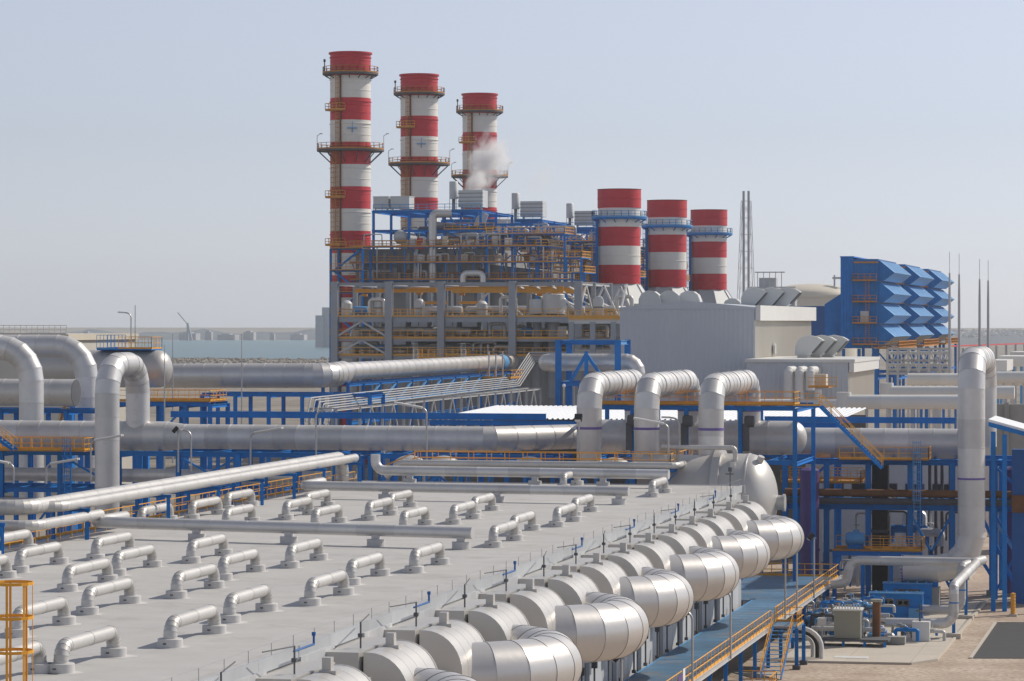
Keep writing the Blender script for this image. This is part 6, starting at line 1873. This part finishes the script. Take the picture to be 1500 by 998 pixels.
part(mb, 'module_frame', 'far_steel', t)
for k, (px, yt, Y) in enumerate([(1391, 400, 430), (1405, 402, 440), (1435, 409, 450), (1447.5, 411, 455)]):
    p = at(px, yt, Y=Y)
    t = thing('lightning_mast', (p.x, Y, 0), 'thin lightning mast right of the filter houses, %s from the left' % ORD[k], 'mast', 'lightning masts at the right')
    part(MB().tube([(p.x, Y, 0), (p.x, Y, p.z - 3), (p.x, Y, p.z)], .2, 8, radii=[.3, .18, .12]), 'pole', 'far_steel', t)
    part(MB().tube([(p.x, Y, p.z), (p.x, Y, p.z + 3.0)], .04, 5), 'spike', 'far_steel', t)
# grey lattice trestle with a red rail running away to the right
t = thing('steel_trestle', (-52, 440, 0), 'pale steel pipe trestle running away under the filter houses', 'trestle')
tx0 = at(1300, 520, Y=440).x
tx1 = at(1392, 520, Y=440).x
for i in range(7):
    x = tx0 + (tx1 - tx0) * i / 6
    part(MB().ibeam((x, 440, 0), (x, 440, 22.0), .3, .3), 'column', 'pale_steel', t)
    if i < 6:
        x2 = tx0 + (tx1 - tx0) * (i + 1) / 6
        part(MB().beam((x, 440, 18.5), (x2, 440, 22), .18).beam((x2, 440, 18.5), (x, 440, 22), .18), 'brace', 'pale_steel', t)
for z in (22, 20.3, 18.4):
    part(MB().ibeam((tx0, 440, z), (tx1, 440, z), .3, .35), 'long_beam', 'pale_steel', t)
for z in (21.4, 19.6, 18.9):
    part(MB().tube([(tx0, 441, z), (tx1, 441, z)], .25, 10), 'carried_pipe', 'vent_grey', t)
part(MB().beam((tx1, 440, 22.4), (tx1 + 6, 560, 22.0), .15, .2), 'red_edge', 'red_band', t)
for i in range(8):
    y = 440 + 15 * i
    part(MB().ibeam((tx1 + .7 * i, y, 0), (tx1 + .7 * i, y, 22), .35, .35), 'column', 'pale_steel', t)
# low pale roofs at the right border
for k, (x0, x1, yv, Y, lab) in enumerate([(1448, 1475, 528, 400, 'pale low roof behind the tall arch, left'), (1462, 1530, 522, 415, 'pale low roof at the right border, nearer'), (1480, 1540, 516, 440, 'pale low roof at the right border, farther')]):
    a, b = at(x0, yv, Y=Y), at(x1, yv, Y=Y)
    t = thing('low_shelter', (a.x, Y, 0), lab, 'shelter', 'low shelters at the right border')
    part(MB().box((a.x, Y, a.z - 1.4), (b.x, Y + 14, a.z)), 'roof_slab', 'fascia', t, smooth=False)
    for i in range(3):
        x = a.x + .4 + (b.x - a.x - .8) * i / 2
        part(MB().ibeam((x, Y + .4, 0), (x, Y + .4, a.z - 1.4), .35, .35), 'column', 'light_blue', t)
# desert scrub beyond
random.seed(9)
mb = MB()
for i in range(420):
    px = random.uniform(1380, 1560)
    yv = random.uniform(484, 498)
    p = at(px, yv, z=0)
    r = random.uniform(2.5, 6)
    n0 = len(mb.v)
    mb.lathe([(r, 0), (r * .9, r * .4), (r * .4, r * .8), (0.05, r * .9)], (p.x, p.y, 0), 6)
o = part(mb, 'scrub', 'hill')
o['kind'] = 'stuff'
o['label'] = 'dark scrub on the flat land at the far right'
o['category'] = 'scrub'
# rocks on the near shore
mb = MB()
for i in range(900):
    px = random.uniform(120, 500)
    yv = random.uniform(526, 545)
    p = at(px, yv, z=0)
    r = random.uniform(.6, 2.4)
    mb.lathe([(r, -.2), (r * random.uniform(.6, .9), r * .5), (.05, r * .75)], (p.x, p.y, 0), 5, a0=random.random(), a1=random.random() + 2 * math.pi)
o = part(mb, 'shore_rocks', 'far_ground', smooth=False)
o['kind'] = 'stuff'
o['label'] = 'rocky rubble shore in front of the sea'
o['category'] = 'rocks'

# ============================================================ STEAM AND HAZE
def steam(px, py, Y, size, dens, lab):
    p = at(px, py, Y=Y)
    me = bpy.data.meshes.new('steam')
    b = MB().lathe([(0.01, -1)] + [(math.cos(a), math.sin(a)) for a in [math.pi * (-.5 + i / 10) for i in range(1, 10)]] + [(.01, 1)], (0, 0, 0), 20)
    me.from_pydata([tuple(v) for v in b.v], [], b.f)
    o = bpy.data.objects.new('steam', me)
    C.objects.link(o)
    o.location = p
    o.scale = size
    o.rotation_euler = (0, R(25), 0)
    m = bpy.data.materials.new('steam')
    m.use_nodes = True
    t = m.node_tree
    t.nodes.remove(t.nodes['Principled BSDF'])
    v = t.nodes.new('ShaderNodeVolumePrincipled')
    v.inputs['Color'].default_value = (.99, .99, .99, 1)
    v.inputs['Anisotropy'].default_value = .4
    tc = t.nodes.new('ShaderNodeTexCoord')
    ln = t.nodes.new('ShaderNodeVectorMath'); ln.operation = 'LENGTH'
    t.links.new(tc.outputs['Object'], ln.inputs[0])
    nz = t.nodes.new('ShaderNodeTexNoise'); nz.inputs['Scale'].default_value = 2.1; nz.inputs['Detail'].default_value = 6; nz.inputs['Roughness'].default_value = .6
    t.links.new(tc.outputs['Object'], nz.inputs['Vector'])
    r1 = t.nodes.new('ShaderNodeMapRange'); r1.inputs['From Min'].default_value = 1.0; r1.inputs['From Max'].default_value = .1; r1.inputs['To Max'].default_value = 1.0
    t.links.new(ln.outputs['Value'], r1.inputs['Value'])
    ad = t.nodes.new('ShaderNodeMath'); ad.operation = 'MULTIPLY_ADD'
    t.links.new(nz.outputs['Fac'], ad.inputs[0]); ad.inputs[1].default_value = 2.2; ad.inputs[2].default_value = -1.3
    sm = t.nodes.new('ShaderNodeMath'); sm.operation = 'ADD'
    t.links.new(ad.outputs[0], sm.inputs[0]); t.links.new(r1.outputs[0], sm.inputs[1])
    cl = t.nodes.new('ShaderNodeMapRange'); cl.inputs['From Min'].default_value = .1; cl.inputs['From Max'].default_value = .9; cl.inputs['To Max'].default_value = dens
    t.links.new(sm.outputs[0], cl.inputs['Value'])
    t.links.new(cl.outputs[0], v.inputs['Density'])
    t.links.new(v.outputs[0], t.nodes['Material Output'].inputs['Volume'])
    me.materials.append(m)
    o['kind'] = 'stuff'
    o['label'] = lab
    o['category'] = 'steam'
steam(716, 234, 600, (6.2, 4.5, 8.2), .85, 'white steam plume drifting in front of the third tall stack')
steam(697, 268, 592, (3.0, 2.6, 5.0), 1.0, 'narrow foot of the steam plume rising beside the boiler roof boxes')
steam(792, 262, 650, (4.5, 4, 7), .12, 'faint wisp of steam right of the third tall stack')

hz = MB().box((-5600, -60, -1.5), (5600, 5600, 84))
me = bpy.data.meshes.new('haze')
me.from_pydata([tuple(v) for v in hz.v], [], hz.f)
o = bpy.data.objects.new('haze', me)
C.objects.link(o)
m = bpy.data.materials.new('haze')
m.use_nodes = True
t = m.node_tree
t.nodes.remove(t.nodes['Principled BSDF'])
v = t.nodes.new('ShaderNodeVolumePrincipled')
v.inputs['Color'].default_value = (.90, .95, 1.0, 1)
v.inputs['Density'].default_value = 0.00009
v.inputs['Anisotropy'].default_value = 0.45
t.links.new(v.outputs[0], t.nodes['Material Output'].inputs['Volume'])
me.materials.append(m)
o['kind'] = 'stuff'
o['label'] = 'pale haze over the whole site'
o['category'] = 'haze'
